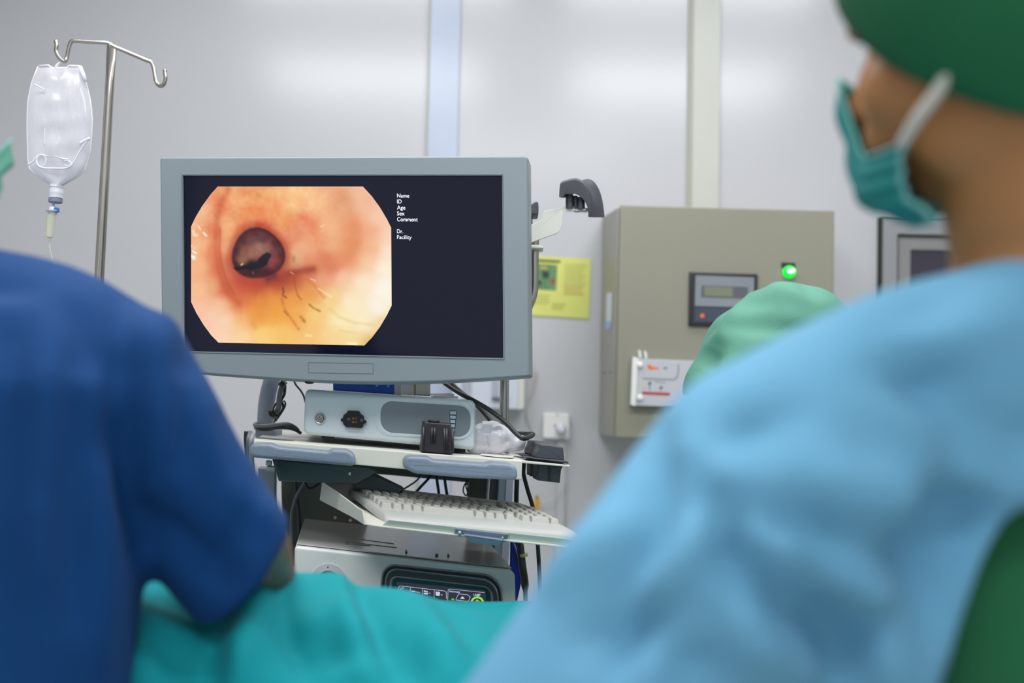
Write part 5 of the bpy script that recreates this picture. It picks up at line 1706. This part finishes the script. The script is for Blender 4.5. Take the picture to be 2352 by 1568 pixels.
def drape_mesh():
    x0, x1, y0, y1 = -0.98, 0.53, 0.93, 1.50
    nx, ny = 210, 120
    ridge_px = [(-300, 1330), (285, 1330), (450, 1322), (600, 1318), (700, 1332), (765, 1346), (800, 1356), (850, 1362), (900, 1376), (950, 1388), (1000, 1400), (1050, 1414), (1100, 1434), (1150, 1462), (1200, 1486), (1260, 1530), (1350, 1560), (1700, 1600)]
    YR = 1.10
    rx_ = [at(x, y, YR).x for x, y in ridge_px]
    rz_ = [at(x, y, YR).z for x, y in ridge_px]
    verts, faces = [], []
    for j in range(ny + 1):
        for i in range(nx + 1):
            x = x0 + (x1 - x0) * i / nx
            s = j / ny
            zr = float(np.interp(x, rx_, rz_))
            zb_ = 0.690
            # arclength-like parameter: front hang, mound, back hang
            if s < 0.30:
                t = s / 0.30
                y = y0 - 0.012 + 0.014 * math.sin(x * 26 + 2.0 * math.sin(x * 9)) * (1 - t) * 1.2
                z = 0.36 + (zb_ - 0.36) * t
            elif s < 0.80:
                t = (s - 0.30) / 0.50
                y = y0 + (1.34 - y0) * t
                d = (y - YR) / (0.175 if y < YR else 0.19)
                hgt = max(0.0, zr - zb_)
                m_ = max(0.0, 1 - abs(d) ** 2.2) ** 0.62
                z = zb_ + hgt * m_
            else:
                t = (s - 0.80) / 0.20
                y = 1.34 + min(t / 0.5, 1) * (y1 - 1.34)
                z = zb_ - max(0, t - 0.5) * 0.6
            p = V((x, y, z))
            nzv = noise.noise(V((x * 5, y * 9, z * 6)))
            if s > 0.2:
                p.z += 0.006 * nzv
            verts.append(p)
    for j in range(ny):
        for i in range(nx):
            a = j * (nx + 1) + i
            faces.append((a, a + 1, a + nx + 2, a + nx + 1))
    me = bpy.data.meshes.new('surgical_drape')
    me.from_pydata([tuple(v) for v in verts], [], faces)
    me.update()
    YF = 1.0
    A = lambda x, y, Y=YF: at(x, y, Y)
    folds = []
    for p, q, w, a in (
            ((600, 1330), (560, 1470), .020, .012), ((560, 1470), (545, 1568), .018, .012), ((640, 1330), (680, 1480), .014, -.010), ((680, 1480), (720, 1568), .016, -.010),
            ((760, 1320), (800, 1430), .020, .013), ((800, 1430), (850, 1568), .018, .012), ((820, 1350), (880, 1470), .012, -.011), ((880, 1470), (920, 1568), .014, -.010),
            ((900, 1350), (1000, 1470), .02, .011), ((1000, 1470), (1060, 1568), .02, .010), ((640, 1360), (820, 1380), .012, -.006), ((330, 1340), (450, 1400), .016, -.010), ((450, 1400), (640, 1420), .016, -.008),
            ((300, 1400), (420, 1480), .018, .010), ((420, 1500), (400, 1568), .02, -.01), ((640, 1440), (760, 1470), .013, -.008), ((700, 1500), (840, 1510), .014, -.009), ((1020, 1400), (1100, 1470), .014, -.008), ((480, 1430), (500, 1568), .014, -.012),
            ((300, 1500), (360, 1568), .02, .012), ((940, 1480), (960, 1568), .012, -.008)):
        folds.append((p, q, w, a))
    displace(me, nz=0.003, nscale=16)
    crease(me, folds, YF, 1.25)
    return me


dm = drape_mesh()
db0 = V((-0.2, 1.2, 0.36))
rebase(dm, db0)
dro = finish('surgical_drape', dm, m_drape, None, smooth=180, b=db0)
sdm = dro.modifiers.new('cloth', 'SOLIDIFY')
sdm.thickness = 0.003
tag(dro, 'creased teal green surgical drape mounded over the operating table', 'drape')

# ------------------------------------------------------------------ people
m_skin = M('warm skin', (166, 114, 66), rough=0.5, var=0.08, scale=14, sss=0.12)
m_skin2 = M('skin', (124, 88, 64), rough=0.5, var=0.08, scale=14, sss=0.12)
m_navy = M('dark blue scrubs', (0, 55, 107), rough=0.8, var=0.06, scale=7, bump=0.12, bscale=420, sheen=0.03, spec=0.2)
m_gown = M('light blue gown', (96, 154, 186), rough=0.75, var=0.05, scale=6, bump=0.12, bscale=420, sheen=0.05, spec=0.3)
m_dgreen = M('deep green cotton', (0, 90, 52), rough=0.8, var=0.08, scale=8, bump=0.1, bscale=400)
m_mint = M('mint green cotton', (80, 138, 118), rough=0.75, var=0.05, scale=8, bump=0.1, bscale=400)
m_mask = M('teal mask', (20, 124, 120), rough=0.7, var=0.05, scale=20)
m_maskw = M('mask edging', (104, 170, 166), rough=0.7)
m_strap = M('white elastic', (205, 200, 190), rough=0.7)
m_eye = M('eye', (40, 30, 26), rough=0.1)
m_trouser = M('green trousers', (20, 92, 70), rough=0.8)
m_shoe = M('white clog', (210, 210, 206), rough=0.5)


class Head:
    """a head with its own axes: f ahead, s to the person's left, u up"""

    def __init__(self, c, fwd, tilt=V((0, 0, 1)), k=1.0):
        self.c, self.k = V(c), k
        self.f = V(fwd).normalized()
        self.s = V(tilt).cross(self.f).normalized()
        self.u = self.f.cross(self.s).normalized()

    def p(self, f, s, u):
        return self.c + (self.f * f + self.s * s + self.u * u) * self.k

    def ell(self, mb, f, s, u, rf, rs, ru):
        k = self.k
        return mb.ell(self.p(f, s, u), rf * k, rs * k, ru * k, (self.f, self.s, self.u), 24, 16)

    def solid(self, mb):
        self.ell(mb, -0.012, 0, 0.03, 0.095, 0.076, 0.088)      # skull
        self.ell(mb, 0.028, 0, -0.035, 0.062, 0.062, 0.082)     # face
        self.ell(mb, 0.045, 0, -0.088, 0.040, 0.040, 0.030)     # chin
        for sg in (-1, 1):
            self.ell(mb, 0.012, sg * 0.048, -0.065, 0.042, 0.016, 0.036)   # jaw
            self.ell(mb, 0.060, sg * 0.036, -0.026, 0.028, 0.026, 0.030)   # cheek
            self.ell(mb, 0.072, sg * 0.026, -0.054, 0.026, 0.024, 0.026)   # beside the mouth
            self.ell(mb, 0.076, sg * 0.030, 0.022, 0.014, 0.026, 0.010)    # brow
            self.ell(mb, -0.012, sg * 0.079, -0.008, 0.018, 0.007, 0.031)  # ear
            self.ell(mb, 0.000, sg * 0.079, -0.030, 0.009, 0.007, 0.012)
        mb.chain([self.p(0.084, 0, 0.016), self.p(0.096, 0, -0.010), self.p(0.112, 0, -0.034)], [0.008, 0.010, 0.013], 10, 3)   # nose
        for sg in (-1, 1):
            self.ell(mb, 0.098, sg * 0.012, -0.036, 0.010, 0.009, 0.008)
        self.ell(mb, 0.090, 0, -0.062, 0.010, 0.022, 0.006)     # lips
        self.ell(mb, 0.088, 0, -0.071, 0.010, 0.019, 0.006)


def hand(mb, W, d, palm, side_sign=1):
    """palm and five bent fingers, thumb leaving the side of the palm"""
    d, palm = V(d).normalized(), V(palm).normalized()
    sx = d.cross(palm).normalized() * side_sign
    mb.ell(W + d * 0.045, 0.046, 0.040, 0.016, (d, sx, palm), 16, 10)
    for k, (o, L) in enumerate(((-0.030, 0.062), (-0.010, 0.074), (0.011, 0.070), (0.031, 0.054))):
        a = W + d * 0.078 + sx * o
        b = a + d * L * 0.45 + palm * 0.006
        c = b + d * L * 0.32 + palm * 0.016
        e = c + d * L * 0.15 + palm * 0.02
        mb.chain([a - d * 0.02, a, b, c, e], [0.009, 0.009, 0.0085, 0.008, 0.007], 10, 3)
    t0 = W + d * 0.02 - sx * 0.030
    mb.chain([t0, t0 + d * 0.03 - sx * 0.022 + palm * 0.006, t0 + d * 0.06 - sx * 0.024 + palm * 0.018], [0.013, 0.011, 0.0085], 10, 3)


def rings(mb, rows, n=28, power=2.4):
    """torso as stacked ovals: (centre, half-width vector, half-depth vector)"""
    L = []
    for c, a, b in rows:
        lp = []
        for k in range(n):
            t = 2 * math.pi * k / n
            ct, st = math.cos(t), math.sin(t)
            r = (abs(ct) ** power + abs(st) ** power) ** (-1 / power)
            lp.append(V(c) + V(a) * (ct * r) + V(b) * (st * r))
        L.append(lp)
    return mb.loops(L)


def cap_patch(h, rf, rs, ru, cf, cu, cutfn, mat, name, parent, dent=0.0, folds=(), nu=56, nv=34, label=None):
    """cloth shell over the head: part of an oval kept where cutfn(f, s, u) is true"""
    mb = MB()
    vs = {}
    V_, Fc = [], []
    for i in range(nv + 1):
        th = math.pi * i / nv
        for j in range(nu):
            ph = 2 * math.pi * j / nu
            x, y, z = math.sin(th) * math.cos(ph), math.sin(th) * math.sin(ph), math.cos(th)
            w = 1 + dent * noise.noise(V((x * 3.2 + rf * 50, y * 3.2, z * 3.2)))
            V_.append((cf + rf * x * w, rs * y * w, cu + ru * z * w))
    for i in range(nv):
        for j in range(nu):
            q = (i * nu + j, i * nu + (j + 1) % nu, (i + 1) * nu + (j + 1) % nu, (i + 1) * nu + j)
            c = [sum(V_[k][t] for k in q) / 4 for t in range(3)]
            if cutfn(*c):
                Fc.append(q)
    used = sorted({k for q in Fc for k in q})
    mp = {k: i for i, k in enumerate(used)}
    me = bpy.data.meshes.new(name)
    me.from_pydata([tuple(h.p(*V_[k])) for k in used], [], [tuple(mp[k] for k in q) for q in Fc])
    bm = bmesh.new()
    bm.from_mesh(me)
    bmesh.ops.remove_doubles(bm, verts=bm.verts, dist=1e-5)
    bmesh.ops.recalc_face_normals(bm, faces=bm.faces)
    bm.to_mesh(me)
    bm.free()
    me.update()
    cut(me, lambda c, n: True, 10)
    # outward
    co, no = mesh_np(me)
    cc = np.array(h.p(cf, 0, cu))
    if np.mean(np.sum((co - cc) * no, 1)) < 0:
        me.flip_normals()
        me.update()
    if folds:
        displace(me, folds)
    b = base_of(parent)
    rebase(me, b)
    o = finish(name, me, mat, parent, smooth=180, b=b, label=label)
    md = o.modifiers.new('cloth', 'SOLIDIFY')
    md.thickness = 0.0025
    return o


def mask(h, parent, mat=m_mask, single=False):
    """pleated mask over nose and chin"""
    V_, Fc = [], []
    na, ne = 22, 14
    for i in range(ne + 1):
        v = i / ne                                   # 0 under the chin, 1 on the nose bridge
        for j in range(na + 1):
            a = (-1 + 2 * j / na)
            az = a * math.radians(63)
            u = -0.124 + 0.005 * a * a + (0.122 - 0.066 * min(1.0, abs(a) / 0.5) ** 1.3) * v
            bulge = 0.112 + 0.012 * math.sin(math.pi * v) - 0.030 * max(0, 0.35 - v) / 0.35
            if v > 0.72 and abs(a) < 0.3:
                bulge += 0.010 * (1 - abs(a) / 0.3)
            rf, rs = bulge, 0.074
            u2 = u
            pl_ = 0.0016 * math.sin(v * math.pi * 8)
            V_.append((0.004 + (rf - 0.004 + pl_) * math.cos(az), (rs + pl_) * math.sin(az), u2))
    for i in range(ne):
        for j in range(na):
            q = i * (na + 1) + j
            Fc.append((q, q + 1, q + na + 2, q + na + 1))
    me = bpy.data.meshes.new('face_mask')
    me.from_pydata([tuple(h.p(*p)) for p in V_], [], Fc)
    me.update()
    b = base_of(parent)
    rebase(me, b)
    o = finish('face_mask', me, mat, parent, smooth=180, b=b)
    md = o.modifiers.new('cloth', 'SOLIDIFY')
    md.thickness = 0.002
    ed = MB()
    for i in (0, ne):
        ed.tube([h.p(*V_[i * (na + 1) + j]) for j in range(na + 1)], 0.0015, 6)
    for j in (0, na):
        ed.tube([h.p(*V_[i * (na + 1) + j]) for i in range(ne + 1)], 0.0022, 6)
    ed.build('mask_edging', m_maskw, o, smooth=180)
    for sg, j in ((-1, 0), (1, na)):
        lo_, hi_ = h.p(*V_[j]), h.p(*V_[ne * (na + 1) + j])
        e1, e2 = h.p(-0.022, sg * 0.086, 0.022), h.p(-0.026, sg * 0.086, -0.028)
        if single:
            q = h.p(0.014, sg * 0.083, -0.034)
            MB().tube(cr([hi_, (hi_ + q) * 0.5 + h.s * sg * 0.004, q, h.p(-0.01, sg * 0.086, -0.01)], 6), 0.0042, 8).build('ear_loop', m_strap, o, smooth=180)
            continue
        MB().tube(cr([hi_, e1, e2, lo_], 6), 0.0022, 8).build('ear_loop', m_strap, o, smooth=180)
    return o


def eyes(h, parent):
    for sg in (-1, 1):
        MB().ell(h.p(0.078, sg * 0.030, 0.004), 0.0115, seg=14, rings=8).build('eye', m_eye, parent, smooth=180)


def lower_body(mb, hip, fwd, out, knee_d=0.40, knee_z=0.47, rad=1.0):
    """seated legs: hips, thighs forward, shins down, feet on the floor"""
    f, s = V(fwd).normalized(), V(out).normalized()
    feet = []
    for sg in (-1, 1):
        H = hip + s * sg * 0.085
        K = H + f * knee_d + s * sg * 0.05
        K.z = knee_z
        A = K + f * 0.02 + V((0, 0, 0))
        A.z = 0.09
        mb.chain([H, (H + K) / 2 + V((0, 0, 0.01)), K], [0.085 * rad, 0.075 * rad, 0.055 * rad])
        mb.chain([K, V((K.x, K.y, 0.30)) + f * 0.0, A], [0.055 * rad, 0.052 * rad, 0.036 * rad])
        feet.append((A, f))
        T = A + f * 0.15
        T.z = 0.035
        Hh = A - f * 0.03
        Hh.z = 0.04
        mb.chain([Hh, (Hh + T) / 2 + V((0, 0, 0.012)), T], [0.038, 0.038, 0.030])
    return feet


def shoes(feet, parent):
    for A, f in feet:
        mb = MB()
        T = A + f * 0.17
        T.z = 0.042
        Hh = A - f * 0.04
        Hh.z = 0.046
        mb.chain([Hh, (Hh + T) / 2 + V((0, 0, 0.014)), T], [0.046, 0.047, 0.040])
        me = remesh(mb, 0.010, 6)

        def fl(co, no):
            co[:, 2] = np.maximum(co[:, 2], 0.001)
            return co
        displace(me, fn=fl)
        b = base_of(parent)
        rebase(me, b)
        finish('shoe', me, m_shoe, parent, smooth=60, b=b)


def body_obj(mb, voxel, parent, mat, smooth=6, name='body'):
    me = remesh(mb, voxel, smooth)
    b = base_of(parent)
    rebase(me, b)
    return finish(name, me, mat, parent, smooth=180, b=b)


# ---- the person in the light blue gown, at the right, back to us, head turned left
hR = Head(V((0.3295, 0.6715, 1.2590)), V((-0.6675, 0.7413, -0.0698)), V((-0.2740, -0.1575, 0.9487)), 1.0)
pr = thing('person', 'person in light blue gown, deep green cap and teal mask, back turned', 'person', V((0.40, 0.74, 0)))
NB = at(2415, 640, 0.70)                                   # base of the neck
bR = MB()
hR.solid(bR)
bR.chain([hR.p(-0.022, 0, -0.03), at(2378, 480, .69), NB + V((0, 0, 0.02)), NB - V((0, 0, .07))], [0.060, 0.060, 0.066, 0.085])
fR, sR = V((-0.22, 0.975, 0)), V((0.975, 0.22, 0))
cR_ = lambda z, dx=0, dy=0: V((0.405 + dx, 0.735 + dy, z))
rings(bR, [(cR_(1.06), sR * .07, fR * .05), (cR_(1.0), sR * .145, fR * .08), (cR_(.88), sR * .155, fR * .095), (cR_(.72), sR * .14, fR * .09), (cR_(.60), sR * .15, fR * .10), (cR_(.50), sR * .15, fR * .11)])
SL, EL, WL = at(1745, 1110, .635), at(1235, 1800, .63), V((0.16, 0.86, 0.62))
SRr = V((0.405, 0.735, 1.0)) + sR * 0.185 - V((0, 0, .01))
ER, WR = SRr + V((0.05, 0.10, -0.27)), V((0.34, 1.02, 0.72))
for S_, E_, W_ in ((SL, EL, WL), (SRr, ER, WR)):
    bR.chain([S_, (S_ + E_) / 2, E_], [0.050, 0.046, 0.038])
    bR.chain([E_, (E_ + W_) / 2, W_], [0.038, 0.036, 0.026])
    hand(bR, W_, (W_ - E_) + V((0, 0.1, -0.05)), V((0, 0, -1)))
feetR = lower_body(bR, cR_(.52), fR, sR)
body_obj(bR, 0.0065, pr, m_skin)
# scrub top under the gown, seen through its open back
gR = MB()
rings(gR, [(cR_(1.06), sR * .085, fR * .065), (cR_(1.0), sR * .158, fR * .093), (cR_(.88), sR * .168, fR * .108), (cR_(.72), sR * .155, fR * .105), (cR_(.60), sR * .165, fR * .115), (cR_(.47), sR * .165, fR * .12)])
body_obj(gR, 0.009, pr, m_dgreen, 8, 'scrub_top')
tr_ = MB()
lower_body(tr_, cR_(.52), fR, sR, rad=1.12)
mtr = remesh(tr_, 0.012, 6)
cut(mtr, lambda c, n: c.z > 0.12)
rebase(mtr, base_of(pr))
finish('trousers', mtr, m_trouser, pr, smooth=180, b=base_of(pr))
shoes(feetR, pr)
# the gown
wR = MB()
wR.chain([at(2450, 770, .70), at(2310, 830, .68), at(2120, 900, .655), at(1935, 1000, .64), at(1760, 1118, .63)], [0.078, 0.074, 0.074, 0.076, 0.080])
wR.chain([at(1760, 1118, .63), at(1500, 1470, .625), at(1240, 1800, .63)], [0.080, 0.078, 0.074])
wR.chain([EL, (EL + WL) / 2, WL - (WL - EL) * .12], [0.072, 0.056, 0.044])
wR.chain([NB + V((0.02, 0, -.06)), SRr + V((-.05, 0, 0.0)), SRr, (SRr + ER) / 2, ER, (ER + WR) / 2, WR - (WR - ER) * .12], [0.075, 0.075, 0.078, 0.075, 0.068, .055, .044])
rings(wR, [(cR_(1.05), sR * .11, fR * .085), (cR_(.99), sR * .185, fR * .12), (cR_(.88), sR * .20, fR * .14), (cR_(.72), sR * .195, fR * .145), (cR_(.58), sR * .20, fR * .16), (cR_(.46), sR * .20, fR * .16)])
wR.ell(at(1960, 1420, .66), 0.085, 0.07, 0.14)
lap = V((0.405, 0.735, 0.52)) + fR * 0.22
wR.ell(lap, 0.20, 0.26, 0.11, (sR, fR, V((0, 0, 1))))
skirt0 = V((0.405, 0.735, 0)) + fR * 0.40
rings(wR, [(skirt0 + V((0, 0, .55)), sR * .17, fR * .07), (skirt0 + V((0, 0, .40)), sR * .18, fR * .08), (skirt0 + V((0, 0, .24)), sR * .19, fR * .09)])
gw = remesh(wR, 0.008, 9)
GF = []
G = lambda x, y, Y=0.565: at(x, y, Y)
for p, q, w, a in (
        # tension folds running from the armpit and across the sleeve
        ((1600, 1040), (1760, 1230), .020, .010), ((1760, 1230), (1930, 1330), .016, .011), ((1930, 1330), (2080, 1350), .016, .008),
        ((1640, 1010), (1800, 960), .018, -.007), ((1520, 1010), (1490, 1240), .016, -.008), ((1490, 1240), (1400, 1420), .018, -.007),
        ((1620, 1090), (1700, 1300), .014, -.011), ((1700, 1300), (1830, 1460), .016, -.011), ((1700, 1160), (1900, 1250), .014, -.010),
        ((1480, 1400), (1640, 1180), .014, .008), ((1350, 1480), (1560, 1400), .018, -.008), ((1960, 1370), (2050, 1568), .022, .012), ((1880, 1330), (1930, 1500), .020, -.012),
        ((2050, 820), (2230, 850), .024, -.012), ((2120, 850), (2300, 1010), .022, -.011), ((2050, 790), (2250, 780), .02, .006), ((2230, 1090), (2120, 1260), .024, -.013), ((2120, 1260), (2150, 1420), .02, -.010),
        ((2330, 1080), (2200, 1140), .02, .010), ((1800, 1480), (1900, 1568), .02, .010), ((1560, 1500), (1620, 1568), .018, -.009), ((1290, 1330), (1420, 1200), .014, .006), ((1400, 1560), (1480, 1420), .012, -.008),
        ((2230, 640), (2060, 720), .018, -.005), ((1700, 1360), (1760, 1520), .018, .010), ((1860, 1080), (2010, 1150), .02, .008), ((2010, 1150), (2100, 1100), .02, .008)):
    GF.append((p, q, w * .8, a))
displace(gw, nz=0.006, nscale=7)
crease(gw, GF, 0.565, 1.7)
# open down the back: the edges stand apart from the shoulder blades to the seat
ea, eb = at(2360, 1160, .575), at(2212, 1568, .575)


def gown_keep(c, n):
    t = (ea.z - c.z) / (ea.z - eb.z)
    edge = ea.x + (eb.x - ea.x) * max(min(t, 1.7), 0)
    if c.y < 0.70 and n.y < 0.15 and c.z < ea.z + 0.0 and c.z > 0.42 and edge < c.x < edge + 0.17 * min(1.0, max(0.1, t * 1.2 + .25)):
        return False
    if (c - (NB + V((0.0, 0.0, 0.045)))).length < 0.060 and c.z > NB.z + 0.005:
        return False
    return c.z > 0.25


cut(gw, gown_keep)
rebase(gw, base_of(pr))
go = finish('surgical_gown', gw, m_gown, pr, smooth=180, b=base_of(pr), label='light blue gown open at the back')
md = go.modifiers.new('cloth', 'SOLIDIFY')
md.thickness = 0.004
# cap and mask
capR = cap_patch(hR, 0.122, 0.098, 0.140, -0.018, 0.030, lambda f, s, u: u > max(-0.088, -0.002 + 0.834 * f - 0.55 * abs(s)), m_dgreen, 'surgical_cap', pr, dent=0.03)
mask(hR, pr, single=True)

# ---- the person in dark blue scrubs, at the left, back to us
hL = Head(at(-276, 222, 0.98), V((0.80, 0.56, -0.18)), V((0, 0, 1)), 1.0)
pl_ = thing('person', 'person in dark blue short sleeved scrubs with back turned, bare forearm over the drape', 'person', V((-0.50, 0.95, 0)))
cL_ = lambda z, dx=0, dy=0: V((-0.50 + dx, 0.925 + dy, z))
fL, sL = V((0.18, 0.98, 0)), V((0.98, -0.18, 0))
NL = at(-215, 610, 0.96)
bL = MB()
hL.solid(bL)
bL.chain([hL.p(-0.022, 0, -0.03), hL.p(-0.03, 0, -0.11), NL, NL - V((0, 0, .08))], [0.054, 0.053, 0.056, 0.070])
rings(bL, [(cL_(1.06), sL * .08, fL * .05), (cL_(.98), sL * .14, fL * .08), (cL_(.86), sL * .14, fL * .09), (cL_(.70), sL * .13, fL * .09), (cL_(.60), sL * .14, fL * .10), (cL_(.50), sL * .14, fL * .11)])
S1, E1, W1 = at(270, 890, .95), at(566, 1222, 1.0), at(628, 1385, 1.24)
S2 = cL_(1.02) - sL * 0.19
E2, W2 = S2 + V((-0.06, 0.10, -0.26)), V((-0.58, 1.28, 0.76))
for S_, E_, W_, sg in ((S1, E1, W1, 1), (S2, E2, W2, -1)):
    bL.chain([S_, (S_ + E_) / 2, E_], [0.050, 0.046, 0.040])
    bL.chain([E_, (E_ + W_) / 2, W_], [0.041, 0.038, 0.026])
    hand(bL, W_, V((-0.1, 0.6, -0.16)), V((0, 0, -1)), sg)
feetL = lower_body(bL, cL_(.52), V((-0.1, 0.99, 0)), V((0.99, 0.1, 0)))
body_obj(bL, 0.0065, pl_, m_skin2)
eyes(hL, pl_)
tr2 = MB()
lower_body(tr2, cL_(.52), V((-0.1, 0.99, 0)), V((0.99, 0.1, 0)), rad=1.12)
mtr = remesh(tr2, 0.012, 6)
cut(mtr, lambda c, n: c.z > 0.12)
rebase(mtr, base_of(pl_))
finish('trousers', mtr, m_navy, pl_, smooth=180, b=base_of(pl_))
shoes(feetL, pl_)
wL = MB()
wL.chain([at(-420, 700, .97), at(-215, 720, .96), at(-60, 742, .95), at(110, 785, .945), at(262, 880, .95)], [0.070, 0.074, 0.074, 0.076, 0.078])
wL.chain([at(262, 880, .95), at(385, 1065, .97), at(530, 1270, 1.0), at(556, 1308, 1.005)], [0.078, 0.073, 0.066, 0.064])
wL.chain([NL - V((0.03, 0, .05)), S2, (S2 + E2) / 2, E2], [0.075, 0.078, 0.074, 0.07])
rings(wL, [(cL_(1.07), sL * .10, fL * .075), (cL_(1.00), sL * .165, fL * .11), (cL_(.90), sL * .165, fL * .125), (cL_(.76), sL * .155, fL * .125), (cL_(.62), sL * .16, fL * .13), (cL_(.47), sL * .17, fL * .14)])
wL.ell(at(330, 1080, .97), 0.05, 0.05, 0.09)
sw = remesh(wL, 0.008, 9)
SF = []
for p, q, w, a in (
        ((285, 700), (280, 1000), .016, -.010), ((280, 1000), (330, 1250), .016, -.014), ((380, 760), (350, 1000), .02, .008), ((420, 800), (400, 1050), .014, -.007), ((400, 900), (330, 1200), .016, .010),
        ((440, 900), (560, 1180), .016, .008), ((500, 980), (560, 1180), .012, -.006), ((350, 1180), (520, 1330), .018, -.014), ((120, 700), (60, 1300), .02, .008), ((180, 850), (170, 1400), .018, -.008),
        ((30, 800), (20, 1300), .02, -.008), ((240, 1100), (230, 1500), .016, .007), ((90, 1200), (110, 1568), .02, .007), ((560, 1130), (620, 1200), .014, .006), ((300, 780), (360, 760), .02, .005), ((600, 1120), (500, 1330), .014, -.006)):
    SF.append((p, q, w, a))
displace(sw, nz=0.006, nscale=7)
crease(sw, SF, 0.88, 1.2)
hemc, hemd = at(572, 1296, 1.0), (at(630, 1330, 1.02) - at(551, 1269, 1.0)).normalized()


def scrub_keep(c, n):
    if (c - hemc).dot(hemd) > 0.0 and (c - hemc).length < 0.13:
        return False
    if (c - E2).length < 0.075 and c.z < E2.z - 0.01:
        return False
    if (c - (NL + V((0.0, 0.0, 0.05)))).length < 0.050 and c.z > NL.z + 0.012:
        return False
    return c.z > 0.40


cut(sw, scrub_keep)
rebase(sw, base_of(pl_))
so_ = finish('scrub_top', sw, m_navy, pl_, smooth=180, b=base_of(pl_), label='dark blue short sleeved scrub top')
md = so_.modifiers.new('cloth', 'SOLIDIFY')
md.thickness = 0.004
cap_patch(hL, 0.108, 0.094, 0.118, -0.018, 0.055, lambda f, s, u: u > 0.022 + f * 0.26, M('blue green cotton', (40, 110, 100), rough=0.8), 'surgical_cap', pl_, dent=0.03)
mask(hL, pl_, M('green mask', (92, 160, 138), rough=0.7))

# ---- the person beyond, only the mint green cap shows over the blue shoulder
hB = Head(at(1790, 905, 1.56), V((-0.70, -0.45, -0.55)), V((-0.5, -0.2, 1)), 1.0)
pb_ = thing('person', 'person in a mint green cloth cap bending in front of the beige cabinet', 'person', V((0.62, 1.72, 0)))
cB = lambda z, dx=0: V((0.60 + dx, 1.70, z))
bB = MB()
hB.solid(bB)
NBk = V((0.56, 1.66, 0.93))
bB.chain([hB.p(-0.02, 0, -0.03), (hB.p(-0.03, 0, -0.1) + NBk) / 2, NBk, NBk - V((-0.03, 0, .06))], [0.058, 0.060, 0.064, 0.085])
fB, sB = V((-0.85, -0.5, 0)), V((0.5, -0.85, 0))
rings(bB, [(cB(.93), sB * .07, fB * .06), (cB(.87), sB * .15, fB * .085), (cB(.74), sB * .15, fB * .095), (cB(.6), sB * .14, fB * .09), (cB(.5), sB * .14, fB * .11)])
S3, S4 = cB(.86) + sB * .18, cB(.86) - sB * .18
E3, E4 = S3 + V((-.10, -.06, -.20)), S4 + V((-.10, -.04, -.20))
W3, W4 = E3 + V((-.16, -.06, .02)), E4 + V((-.18, -.14, .02))
for S_, E_, W_ in ((S3, E3, W3), (S4, E4, W4)):
    bB.chain([S_, (S_ + E_) / 2, E_], [0.05, 0.046, 0.038])
    bB.chain([E_, (E_ + W_) / 2, W_], [0.038, 0.036, 0.026])
    hand(bB, W_, W_ - E_, V((0, 0, -1)))
feetB = lower_body(bB, cB(.50), fB, sB, knee_d=0.32)
body_obj(bB, 0.0075, pb_, m_skin2)
eyes(hB, pb_)
wB = MB()
rings(wB, [(cB(.94), sB * .09, fB * .08), (cB(.88), sB * .17, fB * .11), (cB(.74), sB * .17, fB * .12), (cB(.6), sB * .165, fB * .125), (cB(.44), sB * .18, fB * .14)])
for S_, E_ in ((S3, E3), (S4, E4)):
    wB.chain([S_, (S_ + E_) / 2, E_], [0.078, 0.072, 0.066])
gB = remesh(wB, 0.01, 8)
displace(gB, nz=0.008, nscale=9)
cut(gB, lambda c, n: not ((c - E3).length < 0.07 and c.z < E3.z) and not ((c - E4).length < 0.07 and c.z < E4.z) and not ((c - NBk).length < 0.07 and c.z > NBk.z - .01))
rebase(gB, base_of(pb_))
o_ = finish('scrub_top', gB, m_mint, pb_, smooth=180, b=base_of(pb_))
md = o_.modifiers.new('cloth', 'SOLIDIFY')
md.thickness = 0.004
tr3 = MB()
lower_body(tr3, cB(.50), fB, sB, knee_d=0.32, rad=1.12)
mtr = remesh(tr3, 0.012, 6)
cut(mtr, lambda c, n: c.z > 0.12)
rebase(mtr, base_of(pb_))
finish('trousers', mtr, m_mint, pb_, smooth=180, b=base_of(pb_))
shoes(feetB, pb_)
# cap: soft cloth dome
cm = MB()
Yc = 1.53
kk = Yc / FPX
for x, y, rx__, rz__ in ((1800, 800, 128, 158), (1722, 822, 118, 128), (1850, 790, 110, 138), (1668, 880, 84, 108), (1892, 800, 76, 120), (1625, 900, 56, 84)):
    cm.ell(at(x, y, Yc + 0.02), rx__ * kk, 0.105, rz__ * kk)
mc = remesh(cm, 0.006, 60)
CF = []
C_ = lambda x, y: at(x, y, 1.43)
for p, q, w, a in (((1720, 655), (1600, 790), .006, -.006), ((1790, 632), (1735, 670), .005, -.004), ((1735, 670), (1650, 740), .008, .004), ((1640, 800), (1620, 850), .016, -.012), ((1700, 690), (1780, 670), .012, .005),
                   ((1680, 745), (1880, 760), .014, -.007), ((1780, 660), (1900, 700), .012, .006), ((1660, 730), (1760, 720), .010, .004), ((1840, 650), (1870, 690), .010, -.004), ((1640, 870), (1760, 790), .018, .006)):
    CF.append((p, q, w, a))
displace(mc, nz=0.003, nscale=14)
crease(mc, CF, 1.45, 1.1)
cut(mc, lambda c, n: c.z > at(1700, 905, Yc).z + (c.x - at(1565, 900, Yc).x) * -0.10)
rebase(mc, base_of(pb_))
o_ = finish('surgical_cap', mc, m_mint, pb_, smooth=180, b=base_of(pb_))
md = o_.modifiers.new('cloth', 'SOLIDIFY')
md.thickness = 0.003
mask(hB, pb_)
